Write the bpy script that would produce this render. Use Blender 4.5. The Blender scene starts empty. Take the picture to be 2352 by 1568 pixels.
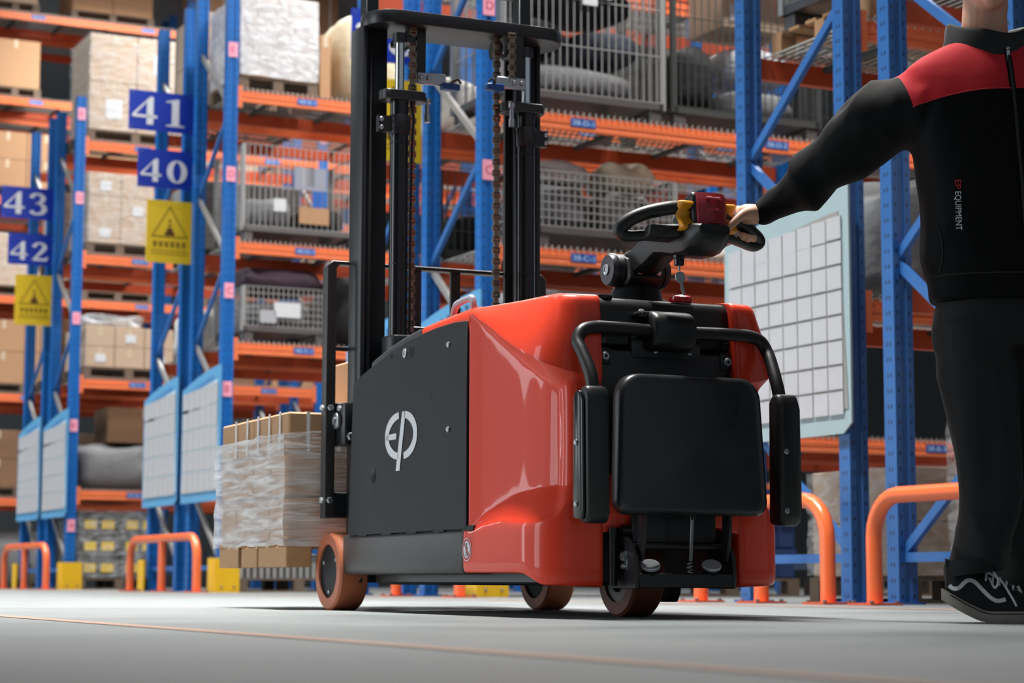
import bpy, bmesh, math, random
from mathutils import Vector, Matrix
from mathutils.bvhtree import BVHTree
R = random.Random(7)
PI = math.pi
sc = bpy.context.scene
C = sc.collection

# ------------------------------------------------------------------ camera
cam_d = bpy.data.cameras.new('camera')
cam_d.lens = 4750.0 * 36.0 / 2352.0
cam_d.sensor_width = 36.0
cam_d.clip_start = 0.05
cam_d.clip_end = 300
cam_d.dof.use_dof = True
cam_d.dof.focus_distance = 6.15
cam_d.dof.aperture_fstop = 4.2
cam = bpy.data.objects.new('camera', cam_d)
C.objects.link(cam)
cam.matrix_world = (Matrix.Translation((0, 0, 0.107)) @ Matrix.Rotation(PI / 2 + 0.1153, 4, 'X')
                    @ Matrix.Rotation(0.002, 4, 'Z'))
sc.camera = cam

# ------------------------------------------------------------------ world, exposure, big lamps
w = bpy.data.worlds.new('world')
sc.world = w
w.use_nodes = True
w.node_tree.nodes['Background'].inputs[0].default_value = (0.80, 0.90, 1.0, 1)
w.node_tree.nodes['Background'].inputs[1].default_value = 0.20
sc.view_settings.view_transform = 'Standard'
sc.view_settings.look = 'None'
sc.view_settings.gamma = 1.0
sc.view_settings.exposure = 0.42
sc.view_settings.use_curve_mapping = False
try:
    sc.cycles.max_bounces = 6
    sc.cycles.diffuse_bounces = 3
    sc.cycles.glossy_bounces = 3
    sc.cycles.transparent_max_bounces = 8
    sc.cycles.caustics_reflective = False
    sc.cycles.caustics_refractive = False
except Exception:
    pass

PSI = 0.4604                                   # heading of the rack rows
D_ = Vector((-math.sin(PSI), math.cos(PSI), 0))  # along the cross aisle, away from the camera
R_ = Vector((math.cos(PSI), math.sin(PSI), 0))   # along a rack row
Q_ = Vector((6.75, 0, 0))


def RK(s, t, z=0.0):
    return Q_ + D_ * s + R_ * t + Vector((0, 0, z))


def lamp(name, loc, sx, sy, power, rotz, col=(1, 0.97, 0.93), spread=PI):
    l = bpy.data.lights.new(name, 'AREA')
    l.shape = 'RECTANGLE'
    l.size = sx
    l.size_y = sy
    l.energy = power
    l.color = col
    l.spread = spread
    o = bpy.data.objects.new(name, l)
    C.objects.link(o)
    o.location = loc
    o.rotation_euler = (0, 0, rotz)
    return o


LAMPS = []                                     # strip lamps: over the cross aisle (length along it) and over the rack aisles (length along the rows)
for s_, t_, lx, ly, pw, sp_ in ((11.0, -3.4, 0.5, 3.6, 370, 74), (17.0, -3.0, 0.5, 5.0, 300, 80), (23.6, -2.6, 0.5, 6.0, 280, 80), (31.0, -2.6, 0.5, 6.0, 280, 80),
                                (13.9, 3.0, 5.0, 0.5, 430, 140), (19.4, 3.0, 5.0, 0.5, 400, 150), (24.9, 3.0, 5.0, 0.5, 360, 150), (30.4, 3.0, 5.0, 0.5, 380, 150)):
    p = RK(s_, t_, 8.92)
    lamp('hall_lamp_light', p, lx, ly, pw, PSI, spread=math.radians(sp_))
    LAMPS.append((p, lx, ly))
DOORS = ((10.0, 12.2, 115), (17.0, 19.0, 105), (28.2, 30.2, 130), (33.0, 36.0, 110))   # dock doors in the left wall: daylight comes in
WALL_T = -10.0
for s0_, s1_, pw in DOORS:
    l = lamp('door_daylight', RK((s0_ + s1_) / 2, WALL_T + .05, 2.3), 4.4, s1_ - s0_, pw, 0, (0.88, 0.95, 1.0))
    l.matrix_world = Matrix.Translation(RK((s0_ + s1_) / 2, WALL_T + .05, 2.3)) @ Matrix.Rotation(PSI, 4, 'Z') @ Matrix.Rotation(-PI / 2, 4, 'Y')


# ------------------------------------------------------------------ materials
def lin(c):
    def f(x):
        x /= 255.0
        return x / 12.92 if x <= 0.04045 else ((x + 0.055) / 1.055) ** 2.4
    return (f(c[0]), f(c[1]), f(c[2]), 1.0)


M = {}


def mat(name, col, rough=0.5, metal=0.0, var=0.0, vscale=6.0, bump=0.0, bscale=40.0, coat=0.0, spec=0.5, rvar=0.0, stretch=None):
    m = bpy.data.materials.new(name)
    m.use_nodes = True
    nt = m.node_tree
    b = nt.nodes['Principled BSDF']
    c = lin(col)
    b.inputs['Base Color'].default_value = c
    b.inputs['Roughness'].default_value = rough
    b.inputs['Metallic'].default_value = metal
    b.inputs['Specular IOR Level'].default_value = spec
    if coat:
        b.inputs['Coat Weight'].default_value = coat
        b.inputs['Coat Roughness'].default_value = 0.04
    tc = nt.nodes.new('ShaderNodeTexCoord')
    src = tc.outputs['Object']
    if stretch:
        mp = nt.nodes.new('ShaderNodeMapping')
        mp.inputs['Scale'].default_value = stretch
        nt.links.new(src, mp.inputs[0])
        src = mp.outputs[0]
    if var or rvar:
        n = nt.nodes.new('ShaderNodeTexNoise')
        n.inputs['Scale'].default_value = vscale
        n.inputs['Detail'].default_value = 6
        n.inputs['Roughness'].default_value = 0.65
        nt.links.new(src, n.inputs['Vector'])
        if var:
            mx = nt.nodes.new('ShaderNodeMix')
            mx.data_type = 'RGBA'
            k = 1 - var
            mx.inputs[6].default_value = (c[0] * k, c[1] * k, c[2] * k, 1)
            mx.inputs[7].default_value = (min(1, c[0] * (1 + var)), min(1, c[1] * (1 + var)), min(1, c[2] * (1 + var)), 1)
            nt.links.new(n.outputs[0], mx.inputs[0])
            nt.links.new(mx.outputs[2], b.inputs['Base Color'])
        if rvar:
            mr = nt.nodes.new('ShaderNodeMapRange')
            mr.inputs[1].default_value = 0.3
            mr.inputs[2].default_value = 0.7
            mr.inputs[3].default_value = max(0.02, rough - rvar)
            mr.inputs[4].default_value = rough + rvar
            nt.links.new(n.outputs[0], mr.inputs[0])
            nt.links.new(mr.outputs[0], b.inputs['Roughness'])
    if bump:
        n2 = nt.nodes.new('ShaderNodeTexNoise')
        n2.inputs['Scale'].default_value = bscale
        n2.inputs['Detail'].default_value = 4
        nt.links.new(src, n2.inputs['Vector'])
        bp = nt.nodes.new('ShaderNodeBump')
        bp.inputs['Strength'].default_value = bump
        bp.inputs['Distance'].default_value = 0.02
        nt.links.new(n2.outputs[0], bp.inputs['Height'])
        nt.links.new(bp.outputs[0], b.inputs['Normal'])
    M[name] = m
    return m


mat('red_paint', (242, 68, 40), 0.42, 0, 0.03, 3, 0.02, 260, coat=0.38, spec=0.25)
mat('black_panel', (33, 34, 39), 0.60, 0, 0.08, 4, 0.10, 500, spec=0.3)
mat('black_frame', (46, 45, 46), 0.42, 0, 0.15, 9, 0.05, 300, stretch=(1, 0.3, 1))
mat('black_metal', (30, 32, 36), 0.36, 0, 0.1, 6, 0.02, 200)
mat('black_plastic', (22, 22, 24), 0.42, 0, 0.06, 8, 0.06, 600)
mat('black_gloss', (18, 18, 21), 0.22, 0, 0.05, 8)
mat('black_slab', (36, 38, 41), 0.30, 0, 0.25, 5, 0.03, 300, rvar=0.10)
mat('void_black', (7, 7, 8), 0.8)
mat('dark_grey_paint', (58, 60, 66), 0.35, 0.2)
mat('wheel_rubber', (182, 104, 70), 0.5, 0, 0.14, 12, 0.05, 60)
mat('drive_rubber', (118, 70, 50), 0.5, 0, 0.25, 10, 0.06, 60)
mat('chrome', (215, 218, 222), 0.14, 1.0)
mat('zinc', (176, 180, 184), 0.32, 0.9, 0.1, 20)
mat('chrome_dull', (214, 216, 220), 0.35, 0.55)
mat('steel_dull', (120, 120, 120), 0.45, 0.8, 0.15, 20)
mat('chain_steel', (134, 122, 108), 0.36, 0.8, 0.2, 40)
mat('white_print', (222, 224, 230), 0.5)
mat('yellow_plastic', (243, 164, 28), 0.38)
mat('maroon_cap', (168, 44, 54), 0.42, 0, 0.04, 8, 0.03, 300)
mat('stop_red', (214, 22, 32), 0.25, coat=0.4)
mat('grey_plastic', (150, 156, 170), 0.4)
mat('sensor_blue', (24, 78, 150), 0.4)
mat('sticker_red', (190, 40, 46), 0.5)
mat('orange_beam', (238, 124, 74), 0.42, 0, 0.10, 5)
mat('orange_rail', (242, 112, 58), 0.30, 0, 0.06, 7, coat=0.3)
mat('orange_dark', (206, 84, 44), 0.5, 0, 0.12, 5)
mat('blue_brace', (46, 100, 166), 0.42, 0, 0.12, 5)
mat('lit_brace', (150, 150, 150), 0.45, 0.3, 0.1, 8)  # light on the blue braces' top faces, painted in as grey
mat('yellow_guard', (232, 184, 22), 0.5, 0, 0.12, 7)
mat('sign_blue', (16, 56, 176), 0.4)
mat('sign_white', (236, 238, 242), 0.5)
mat('sign_yellow', (240, 202, 36), 0.45)
mat('sign_brown', (96, 58, 18), 0.5)
mat('tag_pink', (250, 168, 190), 0.5)
mat('tag_red', (190, 40, 80), 0.5)
mat('label_blue', (40, 96, 178), 0.5)
mat('label_text', (190, 214, 240), 0.5)
mat('paper_white', (216, 220, 224), 0.6, 0, 0.05, 9)
mat('paper_grey', (176, 178, 184), 0.55, 0, 0.08, 11)
mat('paper_back', (140, 140, 136), 0.6, 0, 0.12, 9)
mat('board_blue', (88, 158, 206), 0.5, 0, 0.06, 3)
mat('board_teal', (150, 172, 178), 0.5, 0, 0.06, 3)
mat('board_pale', (196, 216, 228), 0.5, 0, 0.06, 3)
mat('wood_old', (112, 96, 82), 0.8, 0, 0.25, 9, 0.2, 30, stretch=(1, 6, 6))
mat('wood_new', (176, 136, 96), 0.75, 0, 0.22, 9, 0.2, 30, stretch=(1, 6, 6))
mat('carton', (182, 142, 106), 0.75, 0, 0.06, 4, 0.03, 60)
mat('carton_pale', (196, 172, 148), 0.75, 0, 0.06, 4, 0.03, 60)
mat('carton_dark', (138, 104, 76), 0.75, 0, 0.08, 4, 0.03, 60)
mat('tape', (206, 190, 164), 0.3)
mat('strap_white', (226, 228, 230), 0.4)
mat('wire_grey', (176, 178, 176), 0.45, 0.4, 0.1, 8)
mat('wire_dark', (82, 86, 84), 0.45, 0.4, 0.15, 8)
mat('cloth_black', (26, 28, 30), 0.85, 0, 0.3, 9, 0.4, 18)
mat('cloth_grey', (120, 122, 124), 0.85, 0, 0.25, 9, 0.4, 18)
mat('cloth_plum', (74, 58, 70), 0.85, 0, 0.25, 9, 0.4, 18)
mat('cloth_blue', (58, 64, 78), 0.8, 0, 0.25, 9, 0.4, 18)
mat('sack_white', (214, 212, 204), 0.55, 0, 0.10, 7, 0.6, 14)
mat('sack_cream', (222, 208, 178), 0.45, 0, 0.12, 7, 0.6, 10)
mat('crate_dark', (62, 64, 60), 0.6, 0, 0.2, 9)
mat('crate_blue', (38, 62, 110), 0.55, 0, 0.15, 9)
mat('concrete_wall', (150, 156, 160), 0.85, 0, 0.08, 1.5)
mat('roof_sheet', (150, 154, 158), 0.7, 0, 0.05, 2)
mat('skin', (222, 168, 142), 0.5, 0, 0.05, 30, 0.08, 220)
mat('hair', (24, 20, 18), 0.6)
mat('shoe_black', (22, 22, 24), 0.8, 0, 0.15, 40, 0.15, 300)
mat('shoe_sole', (158, 152, 140), 0.7, 0, 0.22, 22)
mat('shoe_white', (222, 222, 224), 0.6)
mat('trouser_black', (17, 17, 19), 0.8, 0, 0.2, 6, 0.25, 9)
mat('jacket_trim', (14, 15, 17), 0.6, 0, 0.1, 40)
M['skin'].node_tree.nodes['Principled BSDF'].inputs['Subsurface Weight'].default_value = 0.08
M['skin'].node_tree.nodes['Principled BSDF'].inputs['Subsurface Radius'].default_value = (0.02, 0.008, 0.004)


def nodes_of(name, **kw):
    m = mat(name, kw.pop('col', (128, 128, 128)), **kw)
    nt = m.node_tree
    return m, nt, nt.nodes['Principled BSDF']


def math_node(nt, op, a, b=None, c=None):
    n = nt.nodes.new('ShaderNodeMath')
    n.operation = op
    for i, v in enumerate((a, b, c)):
        if v is None:
            continue
        if isinstance(v, (int, float)):
            n.inputs[i].default_value = v
        else:
            nt.links.new(v, n.inputs[i])
    return n.outputs[0]


def floor_material():
    m, nt, b = nodes_of('floor_concrete', col=(150, 154, 154), rough=0.5)
    tc = nt.nodes.new('ShaderNodeTexCoord')
    n1 = nt.nodes.new('ShaderNodeTexNoise')
    n1.inputs['Scale'].default_value = 0.9
    n1.inputs['Detail'].default_value = 8
    n1.inputs['Roughness'].default_value = 0.7
    nt.links.new(tc.outputs['Object'], n1.inputs['Vector'])
    n2 = nt.nodes.new('ShaderNodeTexNoise')
    n2.inputs['Scale'].default_value = 38
    n2.inputs['Detail'].default_value = 6
    nt.links.new(tc.outputs['Object'], n2.inputs['Vector'])
    cr = nt.nodes.new('ShaderNodeValToRGB')
    cr.color_ramp.elements[0].position = 0.32
    cr.color_ramp.elements[0].color = lin((104, 111, 113))
    cr.color_ramp.elements[1].position = 0.68
    cr.color_ramp.elements[1].color = lin((136, 141, 141))
    nt.links.new(n1.outputs[0], cr.inputs[0])
    mx = nt.nodes.new('ShaderNodeMix')
    mx.data_type = 'RGBA'
    mx.blend_type = 'MULTIPLY'
    mx.inputs[0].default_value = 0.25
    nt.links.new(cr.outputs[0], mx.inputs[6])
    nt.links.new(n2.outputs[0], mx.inputs[7])
    nt.links.new(mx.outputs[2], b.inputs['Base Color'])
    mr = nt.nodes.new('ShaderNodeMapRange')
    mr.inputs[1].default_value = 0.3
    mr.inputs[2].default_value = 0.7
    mr.inputs[3].default_value = 0.50
    mr.inputs[4].default_value = 0.70
    nt.links.new(n1.outputs[0], mr.inputs[0])
    nt.links.new(mr.outputs[0], b.inputs['Roughness'])
    bp = nt.nodes.new('ShaderNodeBump')
    bp.inputs['Strength'].default_value = 0.08
    bp.inputs['Distance'].default_value = 0.004
    nt.links.new(n2.outputs[0], bp.inputs['Height'])
    nt.links.new(bp.outputs[0], b.inputs['Normal'])
    b.inputs['Specular IOR Level'].default_value = 0.35


floor_material()


def post_material(name, col):
    """blue upright steel with its two columns of punched slots (local x across the face, z up)"""
    m, nt, b = nodes_of(name, col=col, rough=0.36)
    tc = nt.nodes.new('ShaderNodeTexCoord')
    sp = nt.nodes.new('ShaderNodeSeparateXYZ')
    nt.links.new(tc.outputs['Object'], sp.inputs[0])
    fz = math_node(nt, 'FRACT', math_node(nt, 'MULTIPLY', sp.outputs[2], 1 / 0.075))
    inz = math_node(nt, 'LESS_THAN', math_node(nt, 'ABSOLUTE', math_node(nt, 'SUBTRACT', fz, 0.5)), 0.13)

    def near(v, c, w_):
        return math_node(nt, 'LESS_THAN', math_node(nt, 'ABSOLUTE', math_node(nt, 'SUBTRACT', math_node(nt, 'ABSOLUTE', v), c)), w_)
    hx = math_node(nt, 'MULTIPLY', near(sp.outputs[0], 0.034, 0.0045), inz)
    side = math_node(nt, 'GREATER_THAN', math_node(nt, 'ABSOLUTE', sp.outputs[0]), 0.048)
    hy = math_node(nt, 'MULTIPLY', math_node(nt, 'MULTIPLY', near(sp.outputs[1], 0.012, 0.0045), inz), side)
    h = math_node(nt, 'MAXIMUM', hx, hy)
    n = nt.nodes.new('ShaderNodeTexNoise')
    n.inputs['Scale'].default_value = 5
    nt.links.new(tc.outputs['Object'], n.inputs['Vector'])
    c = lin(col)
    m0 = nt.nodes.new('ShaderNodeMix')
    m0.data_type = 'RGBA'
    m0.inputs[6].default_value = tuple(x * 0.85 for x in c[:3]) + (1,)
    m0.inputs[7].default_value = tuple(min(1, x * 1.15) for x in c[:3]) + (1,)
    nt.links.new(n.outputs[0], m0.inputs[0])
    mx = nt.nodes.new('ShaderNodeMix')
    mx.data_type = 'RGBA'
    nt.links.new(m0.outputs[2], mx.inputs[6])
    mx.inputs[7].default_value = lin((22, 26, 40))
    nt.links.new(h, mx.inputs[0])
    nt.links.new(mx.outputs[2], b.inputs['Base Color'])


post_material('post_blue', (18, 104, 184))
post_material('post_blue_muted', (42, 96, 160))  # less saturated blue for the nearest pair of rack rows


def film_material(name, alpha_lo, alpha_hi, scale, stretch, col=(235, 238, 242), rough=0.18):
    """stretch film: partly see-through, crumpled, shiny"""
    m, nt, b = nodes_of(name, col=col, rough=rough)
    tc = nt.nodes.new('ShaderNodeTexCoord')
    mp = nt.nodes.new('ShaderNodeMapping')
    mp.inputs['Scale'].default_value = stretch
    nt.links.new(tc.outputs['Object'], mp.inputs[0])
    n = nt.nodes.new('ShaderNodeTexNoise')
    n.inputs['Scale'].default_value = scale
    n.inputs['Detail'].default_value = 5
    n.inputs['Distortion'].default_value = 0.6
    nt.links.new(mp.outputs[0], n.inputs['Vector'])
    mr = nt.nodes.new('ShaderNodeMapRange')
    mr.inputs[1].default_value = 0.35
    mr.inputs[2].default_value = 0.68
    mr.inputs[3].default_value = alpha_lo
    mr.inputs[4].default_value = alpha_hi
    nt.links.new(n.outputs[0], mr.inputs[0])
    nt.links.new(mr.outputs[0], b.inputs['Alpha'])
    bp = nt.nodes.new('ShaderNodeBump')
    bp.inputs['Strength'].default_value = 0.7
    bp.inputs['Distance'].default_value = 0.02
    nt.links.new(n.outputs[0], bp.inputs['Height'])
    nt.links.new(bp.outputs[0], b.inputs['Normal'])


film_material('film_load', 0.22, 0.72, 3, (1.2, 1.2, 12))
film_material('film_clear', 0.03, 0.40, 4, (2, 2, 5))
film_material('film_milky', 0.55, 0.92, 5, (2, 2, 3))
film_material('film_silver', 0.6, 0.97, 6, (2, 2, 4), col=(205, 210, 216), rough=0.12)


def emit_material():
    m = bpy.data.materials.new('lamp_glow')
    m.use_nodes = True
    b = m.node_tree.nodes['Principled BSDF']
    b.inputs['Emission Color'].default_value = (1, 0.98, 0.95, 1)
    b.inputs['Emission Strength'].default_value = 6
    M['lamp_glow'] = m


emit_material()


# ------------------------------------------------------------------ mesh building
class MB:
    """collects shapes, then builds ONE mesh object; with fl the second coordinate is flipped (truck: v runs to the front)"""

    def __init__(self, fl=False):
        self.v = []
        self.f = []
        self.fl = fl
        self.mi = []
        self.cur = 0

    def add(self, vs, fs):
        b = len(self.v)
        self.v += [tuple(p) for p in vs]
        self.f += [tuple(i + b for i in f) for f in fs]
        self.mi += [self.cur] * len(fs)
        return self

    def box(self, a, b):
        (x0, y0, z0), (x1, y1, z1) = a, b
        return self.add([(x0, y0, z0), (x1, y0, z0), (x1, y1, z0), (x0, y1, z0), (x0, y0, z1), (x1, y0, z1), (x1, y1, z1), (x0, y1, z1)],
                        [(0, 3, 2, 1), (4, 5, 6, 7), (0, 1, 5, 4), (1, 2, 6, 5), (2, 3, 7, 6), (3, 0, 4, 7)])

    def bar(self, p, q, w_, h_, up=(0, 0, 1)):
        """box from p to q, w across, h along up"""
        p, q = Vector(p), Vector(q)
        d = (q - p).normalized()
        up = Vector(up)
        if abs(d.dot(up)) > 0.98:
            up = Vector((0, 1, 0))
        s = d.cross(up).normalized()
        u = s.cross(d).normalized()
        vs = []
        for e in (p, q):
            for a, b in ((-1, -1), (1, -1), (1, 1), (-1, 1)):
                vs.append(e + s * (a * w_ / 2) + u * (b * h_ / 2))
        return self.add(vs, [(0, 1, 2, 3), (7, 6, 5, 4), (0, 4, 5, 1), (1, 5, 6, 2), (2, 6, 7, 3), (3, 7, 4, 0)])

    def prism(self, poly, axis, a, b):
        """poly: 2-D points in the two other axes (x: (y,z), y: (x,z), z: (x,y)), extruded from a to b"""
        def put(p, h):
            return (h, p[0], p[1]) if axis == 'x' else (p[0], h, p[1]) if axis == 'y' else (p[0], p[1], h)
        n = len(poly)
        vs = [put(p, a) for p in poly] + [put(p, b) for p in poly]
        fs = [tuple(range(n)), tuple(range(2 * n - 1, n - 1, -1))]
        fs += [(i, (i + 1) % n, n + (i + 1) % n, n + i) for i in range(n)]
        return self.add(vs, fs)

    def loft(self, rings, closed=True, caps=True):
        n = len(rings[0])
        vs = [p for r in rings for p in r]
        fs = []
        for k in range(len(rings) - 1):
            for i in range(n if closed else n - 1):
                j = (i + 1) % n
                fs.append((k * n + i, k * n + j, (k + 1) * n + j, (k + 1) * n + i))
        if caps and closed:
            fs.append(tuple(range(n - 1, -1, -1)))
            fs.append(tuple((len(rings) - 1) * n + i for i in range(n)))
        return self.add(vs, fs)

    def tube(self, path, r, n=12, flat=None, caps=True):
        P = [Vector(p) for p in path]
        rr = r if isinstance(r, (list, tuple)) else [r] * len(P)
        rings = []
        d0 = (P[1] - P[0]).normalized()
        ref = Vector((0, 0, 1)) if abs(d0.z) < 0.9 else Vector((1, 0, 0))
        s = d0.cross(ref).normalized()
        for i, p in enumerate(P):
            if i == 0:
                d = d0
            elif i == len(P) - 1:
                d = (P[i] - P[i - 1]).normalized()
            else:
                d = ((P[i + 1] - P[i]).normalized() + (P[i] - P[i - 1]).normalized()).normalized()
            s = (s - d * s.dot(d)).normalized()
            u = d.cross(s)
            ring = []
            for k in range(n):
                a = 2 * PI * k / n
                fx, fy = (rr[i] * math.cos(a), rr[i] * math.sin(a) * (flat if flat else 1))
                ring.append(p + s * fx + u * fy)
            rings.append(ring)
        return self.loft(rings, True, caps)

    def lathe(self, prof, c, axis='z', n=24):
        """prof: (radius, height) pairs along axis from c"""
        rings = []
        c = Vector(c)
        A = {'x': (Vector((0, 1, 0)), Vector((0, 0, 1)), Vector((1, 0, 0))), 'y': (Vector((0, 0, 1)), Vector((1, 0, 0)), Vector((0, 1, 0))),
             'z': (Vector((1, 0, 0)), Vector((0, 1, 0)), Vector((0, 0, 1)))}[axis] if isinstance(axis, str) else None
        if A is None:
            z = Vector(axis).normalized()
            x = z.cross(Vector((0, 0, 1)) if abs(z.z) < 0.9 else Vector((1, 0, 0))).normalized()
            A = (x, z.cross(x), z)
        for r, h in prof:
            rings.append([c + A[2] * h + A[0] * (max(r, 1e-4) * math.cos(2 * PI * k / n)) + A[1] * (max(r, 1e-4) * math.sin(2 * PI * k / n)) for k in range(n)])
        return self.loft(rings)

    def ring(self, prof, c, n=40):
        """closed profile (radius, offset) turned about the x axis through c: a tyre, open in the middle"""
        rings = []
        for k in range(n):
            a = 2 * PI * k / n
            rings.append([(c[0] + h, c[1] + r * math.cos(a), c[2] + r * math.sin(a)) for r, h in prof])
        m = len(prof)
        vs = [p for q in rings for p in q]
        fs = [(k * m + i, k * m + (i + 1) % m, ((k + 1) % n) * m + (i + 1) % m, ((k + 1) % n) * m + i) for k in range(n) for i in range(m)]
        return self.add(vs, fs)

    def ball(self, c, r, n=14, m=9):
        rx, ry, rz = r if isinstance(r, (tuple, list)) else (r, r, r)
        rings = []
        for j in range(m + 1):
            th = PI * (j + 0.02 if j == 0 else j - 0.02 if j == m else j) / m
            rings.append([(c[0] + rx * math.sin(th) * math.cos(2 * PI * k / n), c[1] + ry * math.sin(th) * math.sin(2 * PI * k / n), c[2] - rz * math.cos(th)) for k in range(n)])
        return self.loft(rings)

    def mesh(self, name, mats, bevel=0.0, segs=2, smooth=None, recalc=True, merge=0.0):
        me = bpy.data.meshes.new(name)
        vs = [(x, -y, z) for x, y, z in self.v] if self.fl else self.v
        me.from_pydata(vs, [], self.f)
        for m in (mats if isinstance(mats, (list, tuple)) else [mats]):
            me.materials.append(M[m])
        if any(self.mi):
            me.polygons.foreach_set('material_index', self.mi)
        bm = bmesh.new()
        bm.from_mesh(me)
        if merge:
            bmesh.ops.remove_doubles(bm, verts=bm.verts, dist=merge)
        if recalc:
            bmesh.ops.recalc_face_normals(bm, faces=bm.faces)
        if bevel:
            es = [e for e in bm.edges if e.is_manifold and e.calc_face_angle(0) > 0.5]
            bmesh.ops.bevel(bm, geom=es, offset=bevel, segments=segs, affect='EDGES', profile=0.5, clamp_overlap=True)
        bm.to_mesh(me)
        bm.free()
        if smooth is None:
            smooth = 40
        if smooth:
            me.polygons.foreach_set('use_smooth', [True] * len(me.polygons))
            try:
                me.set_sharp_from_angle(angle=math.radians(smooth))
            except Exception:
                pass
        me.update()
        return me

    def build(self, name, mats, parent=None, **kw):
        return link(name, self.mesh(name, mats, **kw), parent)


def link(name, me, parent=None, loc=None, rotz=None):
    o = bpy.data.objects.new(name, me)
    C.objects.link(o)
    if parent:
        o.parent = parent
    if loc is not None:
        o.location = loc
    if rotz is not None:
        o.rotation_euler = (0, 0, rotz)
    return o


def empty(name, loc, rotz=0.0):
    o = bpy.data.objects.new(name, None)
    o.empty_display_size = 0.2
    C.objects.link(o)
    o.location = loc
    o.rotation_euler = (0, 0, rotz)
    return o


def tag(o, label, cat, group=None):
    o['label'] = label
    o['category'] = cat
    if group:
        o['group'] = group
    return o


def structure(o):
    o['kind'] = 'structure'
    return o


def bez(pts, n=10):
    """smooth polyline through pts (Catmull-Rom)"""
    P = [Vector(p) for p in pts]
    P = [P[0] * 2 - P[1]] + P + [P[-1] * 2 - P[-2]]
    out = []
    for i in range(1, len(P) - 2):
        for k in range(n):
            t = k / n
            a, b, c, d = P[i - 1], P[i], P[i + 1], P[i + 2]
            out.append(0.5 * ((2 * b) + (c - a) * t + (2 * a - 5 * b + 4 * c - d) * t * t + (3 * b - a - 3 * c + d) * t ** 3))
    out.append(P[-2])
    return out


def ribbon(mb, pts, ws, put, closed=False):
    """flat stroke of width ws along 2-D pts; put(x, y) -> 3-D"""
    n = len(pts)
    L, Rr = [], []
    for i, p in enumerate(pts):
        a = pts[max(0, i - 1)] if not closed else pts[i - 1]
        b = pts[min(n - 1, i + 1)] if not closed else pts[(i + 1) % n]
        dx, dy = b[0] - a[0], b[1] - a[1]
        l = math.hypot(dx, dy) or 1
        w_ = (ws[i] if isinstance(ws, (list, tuple)) else ws) / 2
        L.append((p[0] - dy / l * w_, p[1] + dx / l * w_))
        Rr.append((p[0] + dy / l * w_, p[1] - dx / l * w_))
    vs = [put(*p) for p in L] + [put(*p) for p in Rr]
    fs = [(i, (i + 1) % n, n + (i + 1) % n, n + i) for i in range(n if closed else n - 1)]
    mb.add(vs, fs)


def poly2(mb, pts, put):
    mb.add([put(*p) for p in pts], [tuple(range(len(pts)))])


def glyph(mb, ch, ox, oy, s, put):
    """bold serif numeral ch, height s, lower left corner at ox, oy"""
    P = lambda x, y: put(ox + x * s * 1.42, oy + y * s)
    if ch == '1':
        poly2(mb, [(.08, 0), (.56, 0), (.56, .04), (.42, .07), (.42, 1), (.37, 1), (.08, .9), (.08, .86), (.23, .87), (.23, .07), (.08, .04)], P)
    elif ch == '4':
        poly2(mb, [(.37, 0), (.54, 0), (.54, 1), (.45, 1), (.37, .9)], P)
        poly2(mb, [(0, .24), (.64, .24), (.64, .34), (0, .34)], P)
        poly2(mb, [(0, .34), (.08, .34), (.40, .86), (.45, 1)], P)
    elif ch == '0':
        ribbon(mb, [(.31 + .22 * math.cos(a), .5 + .46 * math.sin(a)) for a in [2 * PI * k / 32 for k in range(32)]],
               [.06 + .13 * abs(math.cos(2 * PI * k / 32)) for k in range(32)], P, True)
    elif ch == '2':
        ribbon(mb, [(.07, .72), (.09, .84), (.18, .93), (.32, .95), (.44, .88), (.47, .74), (.42, .6), (.30, .42), (.16, .22), (.06, .07)],
               [.16, .14, .10, .09, .14, .18, .17, .14, .10, .08], P)
        poly2(mb, [(.02, 0), (.56, 0), (.60, .24), (.55, .24), (.50, .14), (.02, .14)], P)
    elif ch == '3':
        ribbon(mb, [(.07, .76), (.10, .88), (.22, .95), (.36, .92), (.44, .80), (.42, .66), (.32, .55), (.20, .52)],
               [.15, .12, .09, .11, .16, .16, .09, .06], P)
        ribbon(mb, [(.20, .54), (.34, .51), (.46, .40), (.48, .24), (.40, .10), (.26, .04), (.12, .07), (.07, .18)],
               [.06, .09, .16, .18, .14, .09, .10, .15], P)
    elif ch in '8':
        for cy, ry in ((.74, .21), (.27, .23)):
            ribbon(mb, [(.31 + (.19 if cy > .5 else .22) * math.cos(a), cy + ry * math.sin(a)) for a in [2 * PI * k / 24 for k in range(24)]],
                   [.06 + .10 * abs(math.cos(2 * PI * k / 24)) for k in range(24)], P, True)
    elif ch == '9':
        ribbon(mb, [(.29 + .20 * math.cos(a), .68 + .28 * math.sin(a)) for a in [2 * PI * k / 24 for k in range(24)]],
               [.06 + .11 * abs(math.cos(2 * PI * k / 24)) for k in range(24)], P, True)
        ribbon(mb, [(.50, .66), (.50, .46), (.42, .22), (.28, .07), (.12, .06)], [.15, .17, .15, .10, .13], P)


FONT_CACHE = {}


def text_mesh(txt):
    """flat mesh of a line of plain lettering, cap height about 0.7, baseline at 0"""
    if txt not in FONT_CACHE:
        cu = bpy.data.curves.new('lettering', 'FONT')
        cu.body = txt
        o = bpy.data.objects.new('lettering', cu)
        C.objects.link(o)
        bpy.context.view_layer.update()
        me = bpy.data.meshes.new_from_object(o.evaluated_get(bpy.context.evaluated_depsgraph_get()))
        vs = [(v.co.x, v.co.y) for v in me.vertices]
        fs = [tuple(p.vertices) for p in me.polygons]
        bpy.data.objects.remove(o)
        bpy.data.curves.remove(cu)
        bpy.data.meshes.remove(me)
        FONT_CACHE[txt] = (vs, fs)
    return FONT_CACHE[txt]


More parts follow.
